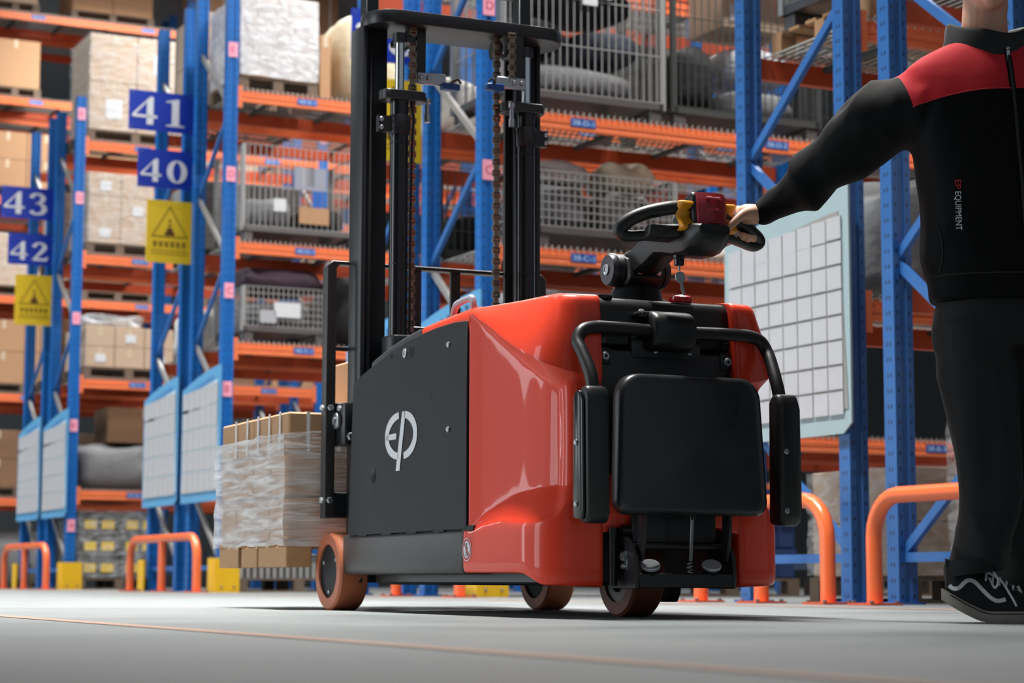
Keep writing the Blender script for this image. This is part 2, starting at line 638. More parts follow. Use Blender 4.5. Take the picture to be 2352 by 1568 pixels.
def lettering(mb, txt, ox, oy, cap, put, width=None):
    vs, fs = text_mesh(txt)
    x1 = max(v[0] for v in vs)
    x0 = min(v[0] for v in vs)
    k = cap / 0.7
    kx = k if width is None else width / (x1 - x0)
    mb.add([put(ox + (x - x0) * kx, oy + y * k) for x, y in vs], fs)


def remeshed(mb, voxel, smooth=2, sub=0):
    """one continuous skin over all shapes in mb"""
    me = mb.mesh('remesh_source', 'skin', smooth=0)
    o = bpy.data.objects.new('remesh_source', me)
    C.objects.link(o)
    m = o.modifiers.new('r', 'REMESH')
    m.mode = 'VOXEL'
    m.voxel_size = voxel
    if smooth:
        s = o.modifiers.new('s', 'SMOOTH')
        s.factor = 0.5
        s.iterations = smooth
    bpy.context.view_layer.update()
    out = bpy.data.meshes.new_from_object(o.evaluated_get(bpy.context.evaluated_depsgraph_get()))
    bpy.data.objects.remove(o)
    bpy.data.meshes.remove(me)
    out.materials.clear()
    out.polygons.foreach_set('use_smooth', [True] * len(out.polygons))
    return out


def lumpy(name, sx, sy, sz, mt, seed, amp=0.06, n=7, sag=0.25, power=4.0):
    """soft bundle: superellipsoid with lumps, flat underneath; origin at the centre of its base"""
    rr = random.Random(seed)
    ph = [(rr.uniform(0, 6), rr.uniform(0, 6), rr.uniform(0, 6), rr.uniform(2, 6), rr.uniform(2, 6), rr.uniform(2, 6)) for _ in range(5)]
    mb = MB()
    U_, V_ = n * 4, n * 2
    rings = []
    for j in range(V_ + 1):
        th = -PI / 2 + PI * min(max(j, 0.05), V_ - 0.05) / V_
        ring = []
        for i in range(U_):
            a = 2 * PI * i / U_
            e = 2.0 / power
            sg = lambda x: math.copysign(abs(x) ** e, x)
            x, y, z = sg(math.cos(th)) * sg(math.cos(a)), sg(math.cos(th)) * sg(math.sin(a)), sg(math.sin(th))
            k = 1 + .5 * amp * sum(math.sin(p[0] + x * p[3]) * math.sin(p[1] + y * p[4] + z * p[5]) for p in ph)
            zz = (z + 1) / 2
            if z > 0:
                k2 = k - sag * 0.2 * (x * x + y * y) * z
            else:
                k2 = k
            ring.append((x * sx / 2 * k, y * sy / 2 * k, zz * sz if power >= 9 else max(0.0, min(1.0, zz * k2) * sz)))
        rings.append(ring)
    mb.loft(rings)
    return mb.mesh(name, mt, smooth=70)


# ------------------------------------------------------------------ the hall
mb = MB()
mb.box((-45, -8, -0.1), (45, 75, 0))
structure(mb.build('floor', 'floor_concrete', smooth=0))
# painted lines on the floor: the aisle edge in front of the truck and along the rack ends
for a, b, wd in ((Vector((-1.46, 6.1, 0)), Vector((0.55, 1.97, 0)), 0.032), (RK(6.0, -0.95), RK(40.0, -0.95), 0.06)):
    d = (b - a).normalized()
    n = Vector((-d.y, d.x, 0)) * wd
    mb = MB()
    e = b + (b - a) * 0.6
    s0 = a - (b - a) * 0.35
    mb.add([s0 - n + Vector((0, 0, .0015)), s0 + n + Vector((0, 0, .0015)), e + n + Vector((0, 0, .0015)), e - n + Vector((0, 0, .0015))], [(0, 1, 2, 3)])
    if 'line_orange' not in M:
        mat('line_orange', (160, 128, 108), 0.6, 0, 0.12, 30)
    structure(mb.build('trim_1' if wd < .05 else 'trim_2', 'line_orange', smooth=0))


def hall_part(name, a, b, mt):
    m_ = MB()
    m_.box(a, b)
    o = m_.build(name, mt, smooth=0)
    o.rotation_euler = (0, 0, PSI)
    o.location = Q_
    return structure(o)


hall_part('ceiling', (WALL_T - .3, -2, 9.3), (34, 47, 9.5), 'roof_sheet')
e_ = [-2.0] + [x for dd in DOORS for x in dd[:2]] + [47.0]
m_ = MB()
for a_, b_ in zip(e_[0::2], e_[1::2]):
    m_.box((WALL_T - .3, a_, 0), (WALL_T, b_, 9.3))
for dd in DOORS:
    m_.box((WALL_T - .3, dd[0], 4.5), (WALL_T, dd[1], 9.3))
wl = structure(m_.build('wall_left', 'concrete_wall', smooth=0))
wl.rotation_euler = (0, 0, PSI)
wl.location = Q_
hall_part('wall_back', (WALL_T - .3, 47, 0), (34, 47.3, 9.5), 'concrete_wall')
hall_part('wall_right', (34, -2, 0), (34.3, 47, 9.5), 'concrete_wall')
OVER = ('the truck', 'the rack ends behind the truck', 'the rack ends left of the mast', 'the leftmost signs', 'the aisle beside the person', 'the aisle left of the mast', 'the aisle with the big wrapped stack', 'the farthest aisle')
for k, (p, lx, ly) in enumerate(LAMPS):
    t = tag(empty('hall_lamp', p + Vector((0, 0, 0.38)), PSI), 'white strip lamp under the ceiling above ' + OVER[k], 'lamp', 'strip lamps under the ceiling')
    mb = MB()
    mb.box((-lx / 2 - .01, -ly / 2 - .01, -0.30), (lx / 2 + .01, ly / 2 + .01, -0.20))
    mb.build('housing', 'paper_white', t, smooth=0)
    mb = MB()
    mb.box((-lx / 2 + .05, -ly / 2 + .05, -0.315), (lx / 2 - .05, ly / 2 - .05, -0.30))
    mb.build('diffuser', 'lamp_glow', t, smooth=0)
    for q in (-1, 1):
        mb = MB()
        xx, yy = (q * lx / 3, 0) if lx > ly else (0, q * ly / 3)
        mb.tube([(xx, yy, -0.2), (xx, yy, 0.0)], 0.012, 6)
        mb.build('hanger_rod', 'steel_dull', t)

# ------------------------------------------------------------------ pallet racks
BAY = 3.03
S38 = 15.5622
ROWS = {36: S38 - 5.5, 38: S38, 40: S38 + 5.5, 42: S38 + 11, 44: S38 + 16.5}
for k in list(ROWS):
    ROWS[k + 1] = ROWS[k] + 1.285
LEV = {36: (1.40, 2.83, 4.3), 38: (1.05, 2.29, 3.25, 4.6), 40: (1.0, 2.18, 3.12, 4.55), 42: (1.03, 2.32, 3.78, 5.13), 44: (1.14, 2.6, 3.99, 5.4, 6.85, 8.1)}
TAGS = {36: (4.9, 3.6, 2.2, .73), 38: (4.06, 2.905, 1.8, .73), 40: (5.03, 3.85, 2.76, 1.85, .73), 42: (5.54, 4.54, 3.125, 1.88, .73), 44: (7.6, 6.1, 4.7, 3.3, 1.9, .7)}
POSTM = {}


def post_mesh(h, muted):
    if (h, muted) not in POSTM:
        m_ = MB()
        pr = [(-.055, -.045), (-.02, -.045), (-.014, -.036), (.014, -.036), (.02, -.045), (.055, -.045), (.055, .045), (.038, .045), (.038, -.02), (-.038, -.02), (-.038, .045), (-.055, .045)]
        m_.prism(pr, 'z', 0.012, h)
        POSTM[(h, muted)] = m_.mesh('upright', 'post_blue_muted' if muted else 'post_blue', smooth=0)
    return POSTM[(h, muted)]


mb = MB()
mb.box((-.08, -.07, 0), (.08, .07, .012))
FOOTM = mb.mesh('foot_plate', 'blue_brace', smooth=0)
mb = MB()
L0, L1 = .055, BAY - .055
mb.prism([(.0, 0), (.05, 0), (.05, .11), (.016, .11), (.016, .078), (0, .072), (0, .045), (.006, .038), (.006, .03), (0, .024)], 'x', L0, L1)
BEAMF = mb.mesh('beam', 'orange_beam', smooth=0)
mb = MB()
mb.prism([(.05, 0), (.0, 0), (.0, .11), (.034, .11), (.034, .078), (.05, .072)], 'x', L0, L1)
BEAMR = mb.mesh('beam', 'orange_dark', smooth=0)  # shade on the rear beams put into a darker orange
mb = MB()
mb.box((-.004, -.006, -.06), (.045, .0, .15))
mb.box((-.004, -.006, -.06), (.0, .05, .15))
PLATEM = mb.mesh('end_plate', 'orange_beam', smooth=0)
mb = MB()
nw = 58
for i in range(nw):
    x = .1 + (BAY - .2) * i / (nw - 1)
    mb.box((x - .004, .002, .0), (x + .004, .99, .008))
    mb.box((x - .004, .002, -.02), (x + .004, .009, .02))
for y in (.2, .4, .6, .8):
    mb.box((.09, y - .004, -.006), (BAY - .09, y + .004, .002))
mat('deck_wire', (186, 186, 180), 0.5, 0.3)
DECKM = mb.mesh('wire_deck', 'deck_wire', smooth=0)
mb = MB()
mb.box((-.02, .05, -.035), (.02, .95, -.006))
SUPM = mb.mesh('support_bar', 'wire_dark', smooth=0)
mb = MB()
mb.box((-.045, -.003, -.07), (.045, 0, .07))
TAGM = mb.mesh('location_tag', 'tag_pink', smooth=0)
LETM = {}
BRM = {}


def brace_mesh(z0, z1, kind):
    key = (round(z1 - z0, 3), kind)
    if key not in BRM:
        m_ = MB()
        m_.bar((0, .06, 0), (0, .94, z1 - z0), .03, .045, up=(0, 0, 1))
        BRM[key] = m_.mesh('brace', kind, smooth=0)
    return BRM[key]


def letter_mesh(ch):
    if ch not in LETM:
        m_ = MB()
        lettering(m_, ch, -.022, -.03, .062, lambda x, y: (x, -.0035, y))
        LETM[ch] = m_.mesh('tag_letter', 'tag_red', smooth=0, recalc=False)
    return LETM[ch]


WHERE = {36: 'blue and orange pallet rack nearest the camera, mostly behind the person', 37: 'blue and orange pallet rack with the large paper board beside the person',
         38: 'blue and orange pallet rack right of the mast', 39: 'blue and orange pallet rack seen between the mast posts',
         40: 'blue and orange pallet rack left of the mast holding a large wire cage', 41: 'blue and orange pallet rack just behind the one left of the mast',
         42: 'blue and orange pallet rack full of wrapped cartons left of the tall signs', 43: 'blue and orange pallet rack behind the leftmost blue signs',
         44: 'tall farthest pallet rack at the left edge', 45: 'tall pallet rack behind the farthest row'}
for row, s0 in sorted(ROWS.items()):
    ev = row - row % 2
    levels = LEV[ev]
    h = 8.7 if ev == 44 else 5.75
    muted = ev == 36
    root = tag(empty('pallet_rack', RK(s0, 0), PSI), WHERE[row], 'rack', 'steel pallet racks')
    for k in range(3):
        for y in (.045, .955):
            p = link('upright', post_mesh(h, muted), root, (k * BAY, y, 0))
            link('foot_plate', FOOTM, p)
            if y < .1 and row % 2 == 0:
                for i, z in enumerate(TAGS[ev]):
                    tg = link('location_tag', TAGM, p, (0, -.045, z))
                    if k == 0:
                        # lettering sits on the tag: keep three levels by parenting it to the upright
                        link('tag_letter', letter_mesh('ABCDEF'[len(TAGS[ev]) - 1 - i]), p, (0, -.045, z))
        z, up = .24, row != 36
        hb = MB()
        hb.box((-.018, .06, .20), (.018, .94, .245))
        link('brace', hb.mesh('brace', 'blue_brace', smooth=0), root, (k * BAY, 0, 0))
        while z + .72 < h - .1:
            if up:
                link('brace', brace_mesh(z, z + .68, 'lit_brace' if row > 37 else 'blue_brace'), root, (k * BAY, 0, z))
            else:
                b = link('brace', brace_mesh(z, z + .68, 'blue_brace'), root, (k * BAY, 1.0, z))
                b.rotation_euler = (0, 0, PI)
            z += .71
            up = not up
    for li, z in enumerate(levels):
        for k in range(2):
            f = link('beam', BEAMF, root, (k * BAY, .012, z))
            link('end_plate', PLATEM, f, (.055, 0, 0))
            e2 = link('end_plate', PLATEM, f, (BAY - .055, 0, 0))
            e2.scale = (-1, 1, 1)
            link('beam', BEAMR, root, (k * BAY, .938, z))
            dk = link('wire_deck', DECKM, root, (k * BAY, 0, z + .113))
            dk['kind'] = 'stuff'
            for j in range(4):
                link('support_bar', SUPM, root, (k * BAY + .5 + j * .68, 0, z + .112))
            if row % 2 == 0:
                for j, tx in enumerate((.747, 2.371)):
                    pl_ = MB()
                    pl_.box((tx - .10, -.003, .028), (tx + .10, .0, .088))
                    lb = link('shelf_label', pl_.mesh('shelf_label', 'label_blue', smooth=0), f)
                    tm = MB()
                    lettering(tm, '%d-%s-%d' % (row, 'BCDEFGH'[li], j + 1 + 2 * k), tx - .085, .040, .036, lambda x, y: (x, -.0036, y), width=.17)
                    link('label_code', tm.mesh('label_code', 'label_text', smooth=0, recalc=False), f)


# ------------------------------------------------------------------ signs, boards, guards at the rack ends
def number_sign(txt, s, z0, z1, t0, t1, where):
    root = tag(empty('number_sign', RK(s, 0, z0), PSI), 'blue row sign with white numerals, %s' % where, 'sign', 'blue row number signs')
    m_ = MB()
    m_.box((t0, 0, 0), (t1, .012, z1 - z0))
    m_.build('sign_plate', 'sign_blue', root, smooth=0)
    hh = (z1 - z0) * .70 * (t1 - t0) / .65
    for i, ch in enumerate(txt):
        m_ = MB()
        glyph(m_, ch, t0 + (t1 - t0) * (.05 + i * .47), (z1 - z0) * .15, hh, lambda x, y: (x, -.004, y))
        m_.build('numeral', 'sign_white', root, smooth=0, recalc=False)
    for x in (t0 + .03, t1 - .03):
        for zz in (.03, z1 - z0 - .03):
            m_ = MB()
            m_.lathe([(.008, 0), (.006, -.006)], (x, 0, zz), 'y', 8)
            m_.build('rivet', 'zinc', root)
    return root


def warning_sign(s, z0, z1, t0, t1, where):
    root = tag(empty('warning_sign', RK(s, 0, z0), PSI), 'yellow warning sign with triangle ' + where, 'sign', 'yellow warning signs')
    m_ = MB()
    m_.box((t0, 0, 0), (t1, .010, z1 - z0))
    m_.build('sign_plate', 'sign_yellow', root, smooth=0)
    cx, w_ = (t0 + t1) / 2, (t1 - t0)
    hz = z1 - z0
    m_ = MB()
    tri = [(cx - w_ * .38, hz * .42), (cx + w_ * .38, hz * .42), (cx, hz * .90)]
    ribbon(m_, tri, .018, lambda x, y: (x, -.003, y), True)
    m_.build('triangle', 'sign_brown', root, smooth=0, recalc=False)
    m_ = MB()
    for a, b, c_, d in ((-.10, .10, .44, .50), (-.06, .06, .50, .56), (-.03, .03, .58, .62), (-.02, .02, .65, .70)):
        poly2(m_, [(cx + a * w_, c_ * hz), (cx + b * w_, c_ * hz), (cx + b * w_, d * hz), (cx + a * w_, d * hz)], lambda x, y: (x, -.003, y))
    m_.build('pictogram', 'sign_brown', root, smooth=0, recalc=False)
    m_ = MB()
    for i in range(6):                                   # the line of block characters, too blurred to read in the photo
        x = cx - w_ * .36 + i * w_ * .125
        for a, b, c_, d in ((0, .09, .30, .315), (0, .09, .265, .28), (.035, .055, .245, .33), (0, .09, .33, .34)):
            poly2(m_, [(x + a * w_, c_ * hz), (x + b * w_, c_ * hz), (x + b * w_, d * hz), (x + a * w_, d * hz)], lambda x_, y: (x_, -.003, y))
    for r_ in range(2):
        poly2(m_, [(cx - w_ * .4, hz * (.14 + r_ * .05)), (cx + w_ * .4, hz * (.14 + r_ * .05)), (cx + w_ * .4, hz * (.15 + r_ * .05)), (cx - w_ * .4, hz * (.15 + r_ * .05))], lambda x, y: (x, -.003, y))
    m_.build('lettering', 'sign_brown', root, smooth=0, recalc=False)


for pair, (a, b, wa) in {38: ('39', '38', 'behind the left mast post'), 40: ('41', '40', 'left of the load guard'), 42: ('43', '42', 'at the left edge')}.items():
    s = ROWS[pair] + 1.14
    number_sign(a, s, 4.44, 4.83, -.66, -.01, 'upper of the two ' + wa)
    number_sign(b, s, 3.885, 4.26, -.56, -.0, 'lower of the two ' + wa)
    warning_sign(s, 3.155, 3.765, -.46, 0.0, wa)


def info_board(row, where, big=False):
    s0 = ROWS[row]
    root = tag(empty('notice_board', RK(s0, -.085), PSI), 'white notice board of paper sheets ' + where, 'notice board', 'notice boards on the rack ends')
    # lies in the plane of the rack end: local y along the aisle, z up
    y0, y1, z0, z1 = -.06, 1.08, .83, 2.07
    n = 14
    top = [(y0 + (y1 - y0) * i / n, z1 - .16 * (i / n) ** 1.6) for i in range(n + 1)]
    m_ = MB()
    m_.prism([(y0, z0 + .05), (y0 + .07, z0)] + [(y1, z0 - .0)] + top[::-1], 'x', 0, .012)
    m_.build('backing', 'board_teal' if big else 'board_blue', root, smooth=0)
    m_ = MB()
    m_.prism([(y0 + .02, z0 + .12), (y1 - .02, z0 + .10)] + [(y, z - .13) for y, z in top[::-1]][1:-1], 'x', -.004, 0)
    m_.build('white_field', 'paper_back' if big else 'board_pale', root, smooth=0)
    hd = MB()
    for i in range(8):                                   # header characters, blurred in the photo
        y = y1 - .2 - i * .1
        zt = z1 - .16 * ((y - y0) / (y1 - y0)) ** 1.6 - .09
        for a, b, c_, d in ((0, .06, 0, .010), (0, .06, -.035, -.025), (.024, .036, -.07, .015), (.0, .06, -.07, -.06)):
            hd.add([(-.006, y - a, zt + c_), (-.006, y - b, zt + c_), (-.006, y - b, zt + d), (-.006, y - a, zt + d)], [(0, 1, 2, 3)])
    if not big:
        hd.build('header_lettering', 'black_plastic' if row == 38 else 'label_blue', root, smooth=0, recalc=False)
    nx, nz = (8, 8) if big else (6, 5)
    wx, hz = (y1 - y0 - .10) / nx, (1.0) / nz
    sm = {}
    for i in range(nx):
        for j in range(nz):
            y = y0 + .05 + i * wx
            z = z0 + .09 + j * hz - (.05 * (i / nx) if j == nz - 1 else 0)
            key = (j == nz - 1, i % 3)
            m_ = MB()
            m_.box((-.010, .004, .005), (-.004, wx - .005, hz - .008))
            if key not in sm:
                sm[key] = m_.mesh('paper_sheet', 'paper_grey', smooth=0)
            sh = link('paper_sheet', sm[key], root, (0, y, z))
            if big:
                sh.rotation_euler = (R.uniform(-.012, .012), R.uniform(-.01, .01), 0)
    return root


info_board(37, 'on the rack end beside the person', True)
info_board(38, 'behind the truck mast')
info_board(39, 'on the far side of the truck mast')
info_board(40, 'right one of the pair beside the wrapped load')
info_board(41, 'left one of the pair beside the wrapped load')
info_board(42, 'right one of the pair at the left edge')
info_board(43, 'left one of the pair at the left edge')


def guard_rail(s0, s1, where, mid=True):
    root = tag(empty('guard_rail', RK(s0, -.30), PSI), 'orange tubular guard rail on the floor ' + where, 'guard rail', 'orange guard rails at the rack ends')
    L = s1 - s0
    r_ = .19
    h = .50
    path = [(0, 0, 0), (0, 0, h - r_)] + [(0, r_ - r_ * math.cos(a), h - r_ + r_ * math.sin(a)) for a in (.26, .52, .785, 1.05, 1.31)] + [(0, r_, h)]
    path += [(0, L - r_, h)] + [(0, L - r_ + r_ * math.sin(a), h - r_ + r_ * math.cos(a)) for a in (.26, .52, .785, 1.05, 1.31)] + [(0, L, h - r_), (0, L, 0)]
    m_ = MB()
    m_.tube(path, .038, 16)
    m_.build('rail_tube', 'orange_rail', root, smooth=60)
    legs = [0, L]
    if mid:
        m_ = MB()
        m_.tube([(0, L / 2, 0), (0, L / 2, h)], .038, 14)
        m_.build('middle_leg', 'orange_rail', root, smooth=60)
        legs.append(L / 2)
    for y in legs:
        m_ = MB()
        m_.box((-.09, y - .09, 0), (.09, y + .09, .010))
        fp = m_.build('foot_plate', 'orange_dark', root, smooth=0)
        for dx, dy in ((-.07, -.07), (.07, .07), (-.07, .07), (.07, -.07)):
            m_ = MB()
            m_.lathe([(.012, .01), (.012, .02), (.006, .022)], (dx, y + dy, 0), 'z', 6)
            m_.build('anchor_bolt', 'steel_dull', fp)


guard_rail(11.20, 12.35, 'between the truck and the person')
guard_rail(9.75, 10.83, 'partly behind the person', False)
guard_rail(15.35, 17.45, 'seen under the truck')
guard_rail(20.93, 23.05, 'left of the wrapped load')
guard_rail(26.45, 28.55, 'at the far left edge')


def post_guard(s, t, where, far=False):
    root = tag(empty('post_guard', RK(s, t), PSI), 'yellow angled steel post guard on the floor ' + where, 'post guard', 'yellow post guards')
    k = -1 if far else 1
    m_ = MB()
    m_.box((-.115, -.12 * k, 0), (-.105, .08 * k, .31))
    m_.build('side_plate', 'yellow_guard', root, smooth=0)
    m_ = MB()
    m_.box((-.115, -.13 * k, 0), (.12, -.12 * k, .31))
    m_.build('front_plate', 'yellow_guard', root, smooth=0)
    for x in (-.05, .07):
        m_ = MB()
        m_.lathe([(.012, 0), (.008, -.008 * k)], (x, -.13 * k, .05), 'y', 8)
        m_.build('bolt', 'zinc', root)


post_guard(ROWS[38] + .045, 0, 'seen under the truck')
post_guard(ROWS[40] + .045, 0, 'beside the wrapped load')
post_guard(ROWS[42] + .045, 0, 'at the far left')
post_guard(ROWS[41] + .955, 0, 'behind the guard rail left of the load', True)
post_guard(ROWS[43] + .955, 0, 'behind the far left guard rail', True)
post_guard(ROWS[39] + .955, 0, 'behind the truck, on the rear rack post', True)


# ------------------------------------------------------------------ loads on the racks
def rk(row, t, z, ds=0.06):
    return RK(ROWS[row] + ds, t, z)


PALM = {}


def wooden_pallet(loc, rot, w_, d_, label, mt='wood_old', h=.13, group='wooden pallets on the racks'):
    root = tag(empty('wooden_pallet', loc, rot), label, 'pallet', group)
    key = (w_, d_, mt, h)
    if key not in PALM:
        a = MB()
        a.box((0, 0, 0), (w_, .09, .018))
        b = MB()
        b.box((-.05, -.045, 0), (.05, .045, h - .036))
        c = MB()
        c.box((0, -.05, 0), (w_, .05, .018))
        PALM[key] = (a.mesh('bottom_board', mt, smooth=0), b.mesh('block', mt, smooth=0), c.mesh('top_board', mt, smooth=0))
    A, B, T = PALM[key]
    for y in (.0, d_ / 2 - .045, d_ - .09):
        link('bottom_board', A, root, (0, y, 0))
        for x in (.05, w_ / 2, w_ - .05):
            link('block', B, root, (x, y + .045, .018))
    for i in range(6):
        link('top_board', T, root, (0, .05 + (d_ - .1) * i / 5, h - .018))
    return root


def carton(loc, rot, w_, d_, h, label, mt='carton', group=None, tape=True, strap=False, paper=None):
    root = tag(empty('carton', loc, rot), label, 'carton', group)
    m_ = MB()
    m_.box((0.004, 0.004, 0.002), (w_ - .004, d_ - .004, h - .002))
    m_.build('box', mt, root, bevel=.006, segs=1, smooth=0)
    if tape:
        m_ = MB()
        m_.box((w_ / 2 - .025, .0015, h - .12), (w_ / 2 + .025, .004, h - .002))
        m_.box((w_ / 2 - .025, .0015, h - .002), (w_ / 2 + .025, d_, h - .0005))
        m_.build('tape', 'tape', root, smooth=0)
    if strap:
        m_ = MB()
        for f in (.3, .75):
            m_.box((w_ * f - .006, 0, 0.002), (w_ * f + .006, .004, h))
            m_.box((w_ * f - .006, 0, h - .002), (w_ * f + .006, d_, h + .001))
        m_.build('strap', 'strap_white', root, smooth=0)
    if paper:
        m_ = MB()
        m_.box((w_ * paper[0], -.002, h * paper[1]), (w_ * paper[2], .003, h * paper[3]))
        m_.build('paper_label', 'paper_white', root, smooth=0)
    return root


TIER = ['bottom', 'second', 'third', 'fourth']
COLW = {1: [''], 2: ['left ', 'right '], 3: ['left ', 'middle ', 'right '], 4: ['leftmost ', 'second ', 'third ', 'rightmost ']}


def stack(row, t0, t1, z, h, nx, nz, name, mt='carton', pallet=True, film=None, d_=.86, paper=False, strap=False, ds=.06, pm='wood_old'):
    """cartons on a pallet; only those with a face in view are built"""
    rot = PSI + R.uniform(-.02, .02)
    W = t1 - t0
    if pallet:
        wooden_pallet(rk(row, t0 - .02, z, ds), rot, W + .04, d_, 'old wooden pallet under ' + name, pm)
        z += .13
    cw, chh = W / nx, h / nz
    base = rk(row, t0, z, ds)
    xa, ya = Vector((math.cos(rot), math.sin(rot), 0)), Vector((-math.sin(rot), math.cos(rot), 0))
    for k in range(nz):
        for i in range(nx):
            tw = 'single' if nz == 1 else ('top' if k == nz - 1 else TIER[k])
            lab = '%s %scarton of %s' % (tw, COLW[nx][i], name)
            dd = d_ / 2
            carton(base + xa * (i * cw) + Vector((0, 0, k * chh)), rot, cw, dd, chh, lab, mt, 'cartons stacked on the racks', True, strap,
                   (.35, .25, .7, .65) if paper and (i + k) % 2 == 0 else None)
        lab = '%s rear carton of %s' % ('single' if nz == 1 else ('top' if k == nz - 1 else TIER[k]), name)
        carton(base + ya * (d_ / 2) + Vector((0, 0, k * chh)), rot, cw, d_ / 2, chh, lab, mt, 'cartons stacked on the racks', False)
    if film:
        film_wrap(base, rot, W, d_, h, 'stretch film around ' + name, film)


def film_wrap(base, rot, W, d_, h, label, mt, lo=0.0, hi=1.0, seed=None):
    rr = random.Random(int(W * 1000 + h * 77))
    m_ = MB()
    nx, nz = 9, 9
    per = []
    for (x0, y0, x1, y1) in ((0, 0, W, 0), (W, 0, W, d_), (W, d_, 0, d_), (0, d_, 0, 0)):
        for i in range(nx):
            per.append((x0 + (x1 - x0) * i / nx, y0 + (y1 - y0) * i / nx))
    cx, cy = W / 2, d_ / 2
    rings = []
    for k in range(nz + 1):
        z = .012 + (h - .012) * (lo + (hi - lo) * k / nz)
        ring = []
        for (x, y) in per:
            o = .012 + rr.uniform(0, .012)
            ring.append((cx + (x - cx) * (1 + o / W * 2), cy + (y - cy) * (1 + o / d_ * 2), z + rr.uniform(-.008, .008)))
        rings.append(ring)
    m_.loft(rings, True, False)
    o = m_.build('stretch_film', mt, None, smooth=60, recalc=False)
    o.location = base
    o.rotation_euler = (0, 0, rot)
    tag(o, label, 'plastic film', 'stretch film on goods')
    return o


def grid_panel(w_, h, dx, dz, r_):
    m_ = MB()
    n = max(2, int(round(w_ / dx)))
    for i in range(n + 1):
        x = w_ * i / n
        m_.box((x - r_, -r_, 0), (x + r_, r_, h))
    n = max(1, int(round(h / dz)))
    for i in range(n + 1):
        z = h * i / n
        m_.box((0, -r_ * 1.8, z - r_), (w_, -r_ * .2, z + r_))
    return m_


def cage(row, t0, t1, z, h, label, mt='wire_grey', dx=.05, dz=.2, d_=.86, ds=.06, fill=(), papers=()):
    W = t1 - t0
    rot = PSI + R.uniform(-.015, .015)
    root = tag(empty('wire_cage', rk(row, t0, z, ds), rot), label, 'wire cage', 'wire mesh cages on the racks')
    m_ = MB()
    for a, b in (((0, 0, .10), (W, .04, .15)), ((0, d_ - .04, .10), (W, d_, .15)), ((0, 0, .10), (.04, d_, .15)), ((W - .04, 0, .10), (W, d_, .15))):
        m_.box(a, b)
    m_.box((0.03, .03, .125), (W - .03, d_ - .03, .135))
    m_.build('base_frame', 'steel_dull' if mt == 'wire_grey' else mt, root, smooth=0)
    for x in (.06, W - .06):
        for y in (.06, d_ - .06):
            f = MB()
            f.box((x - .05, y - .05, 0), (x + .05, y + .05, .10))
            f.build('foot', 'steel_dull', root, bevel=.01, segs=1, smooth=0)
            f = MB()
            f.box((x - .075 if x < .1 else x + .035, y - .06 if y < .1 else y + .02, .1), (x - .035 if x < .1 else x + .075, y - .02 if y < .1 else y + .06, h))
            f.build('corner_post', mt, root, smooth=0)
    for i, (pw, loc, rz) in enumerate(((W, (0, 0.005, .15), 0), (W, (0, d_ - .005, .15), 0), (d_, (0.005, 0, .15), PI / 2), (d_, (W - .005, 0, .15), PI / 2))):
        g = link('wire_panel', grid_panel(pw, h - .15, dx, dz, .0035).mesh('wire_panel', mt, smooth=0), root, loc)
        g.rotation_euler = (0, 0, rz)
    for (x0, z0, x1, z1, pm) in papers:
        p_ = MB()
        p_.box((x0, -.016, z0), (x1, -.012, z1))
        p_.build('paper_label', pm, root, smooth=0)
    for i, (fx0, fx1, fz0, fz1, fm, nm, lab) in enumerate(fill):
        hh = (fz1 - fz0)
        me = lumpy(nm, (fx1 - fx0) * .86, d_ * .74, hh * .9, fm, int(t0 * 100 + i * 7 + row), amp=.035)
        o = link(nm, me, None, rk(row, t0 + (fx0 + fx1) / 2, z + .14 + fz0, ds + d_ / 2), rot)
        tag(o, lab, 'bundle')
    return root


def bundle(row, tc, z, sx, sy, sz, mt, nm, label, seed=1, ds=.06, amp=.05, cat='bundle', power=4.0, rz=0.0):
    o = link(nm, lumpy(nm, sx, sy, sz, mt, seed, amp, power=power), None, rk(row, tc, z, ds + .45), PSI + rz)
    return tag(o, label, cat)


B = {r: [l + .127 for l in LEV[r - r % 2]] for r in ROWS}
# --- rack 38: right of the mast
cage(38, .14, 1.43, B[38][2], 1.18, 'tall grey wire cage at the top centre, right of the mast', 'wire_grey', .055, .32,
     fill=((.04, 1.25, 0.0, .30, 'cloth_grey', 'fabric_bundle', 'grey fabric bundle at the bottom of the tall cage right of the mast'),
           (.05, .62, .32, .62, 'cloth_black', 'fabric_bundle', 'black fabric bundle in the left half of the tall cage right of the mast'),
           (.66, 1.24, .32, .58, 'cloth_blue', 'fabric_bundle', 'bluish fabric bundle in the right half of the tall cage right of the mast'),
           (.05, 1.24, .64, .92, 'cloth_black', 'fabric_bundle', 'black fabric bundle on top in the tall cage right of the mast')),
     papers=((.52, .86, .86, 1.16, 'paper_grey'), (.62, .80, .74, .96, 'paper_white')))
cage(38, 1.52, 2.78, B[38][2], 1.15, 'second tall wire cage, left of the rack post with the diagonal brace', 'wire_dark', .06, .3,
     fill=((.05, .5, 0.0, .6, 'cloth_black', 'fabric_bundle', 'black fabric bundle in the second tall cage'),
           (.5, 1.22, .0, .28, 'cloth_grey', 'fabric_bundle', 'grey fabric bundle at the bottom of the second tall cage'),
           (.5, 1.2, .3, .62, 'film_silver', 'silver_sack', 'shiny silver sack in the second tall cage')))
carton(rk(38, 2.0, B[38][2] + .82, .15), PSI, .6, .5, .36, 'pale carton on top of the second tall cage', 'carton_pale', paper=(.1, .15, .4, .5))
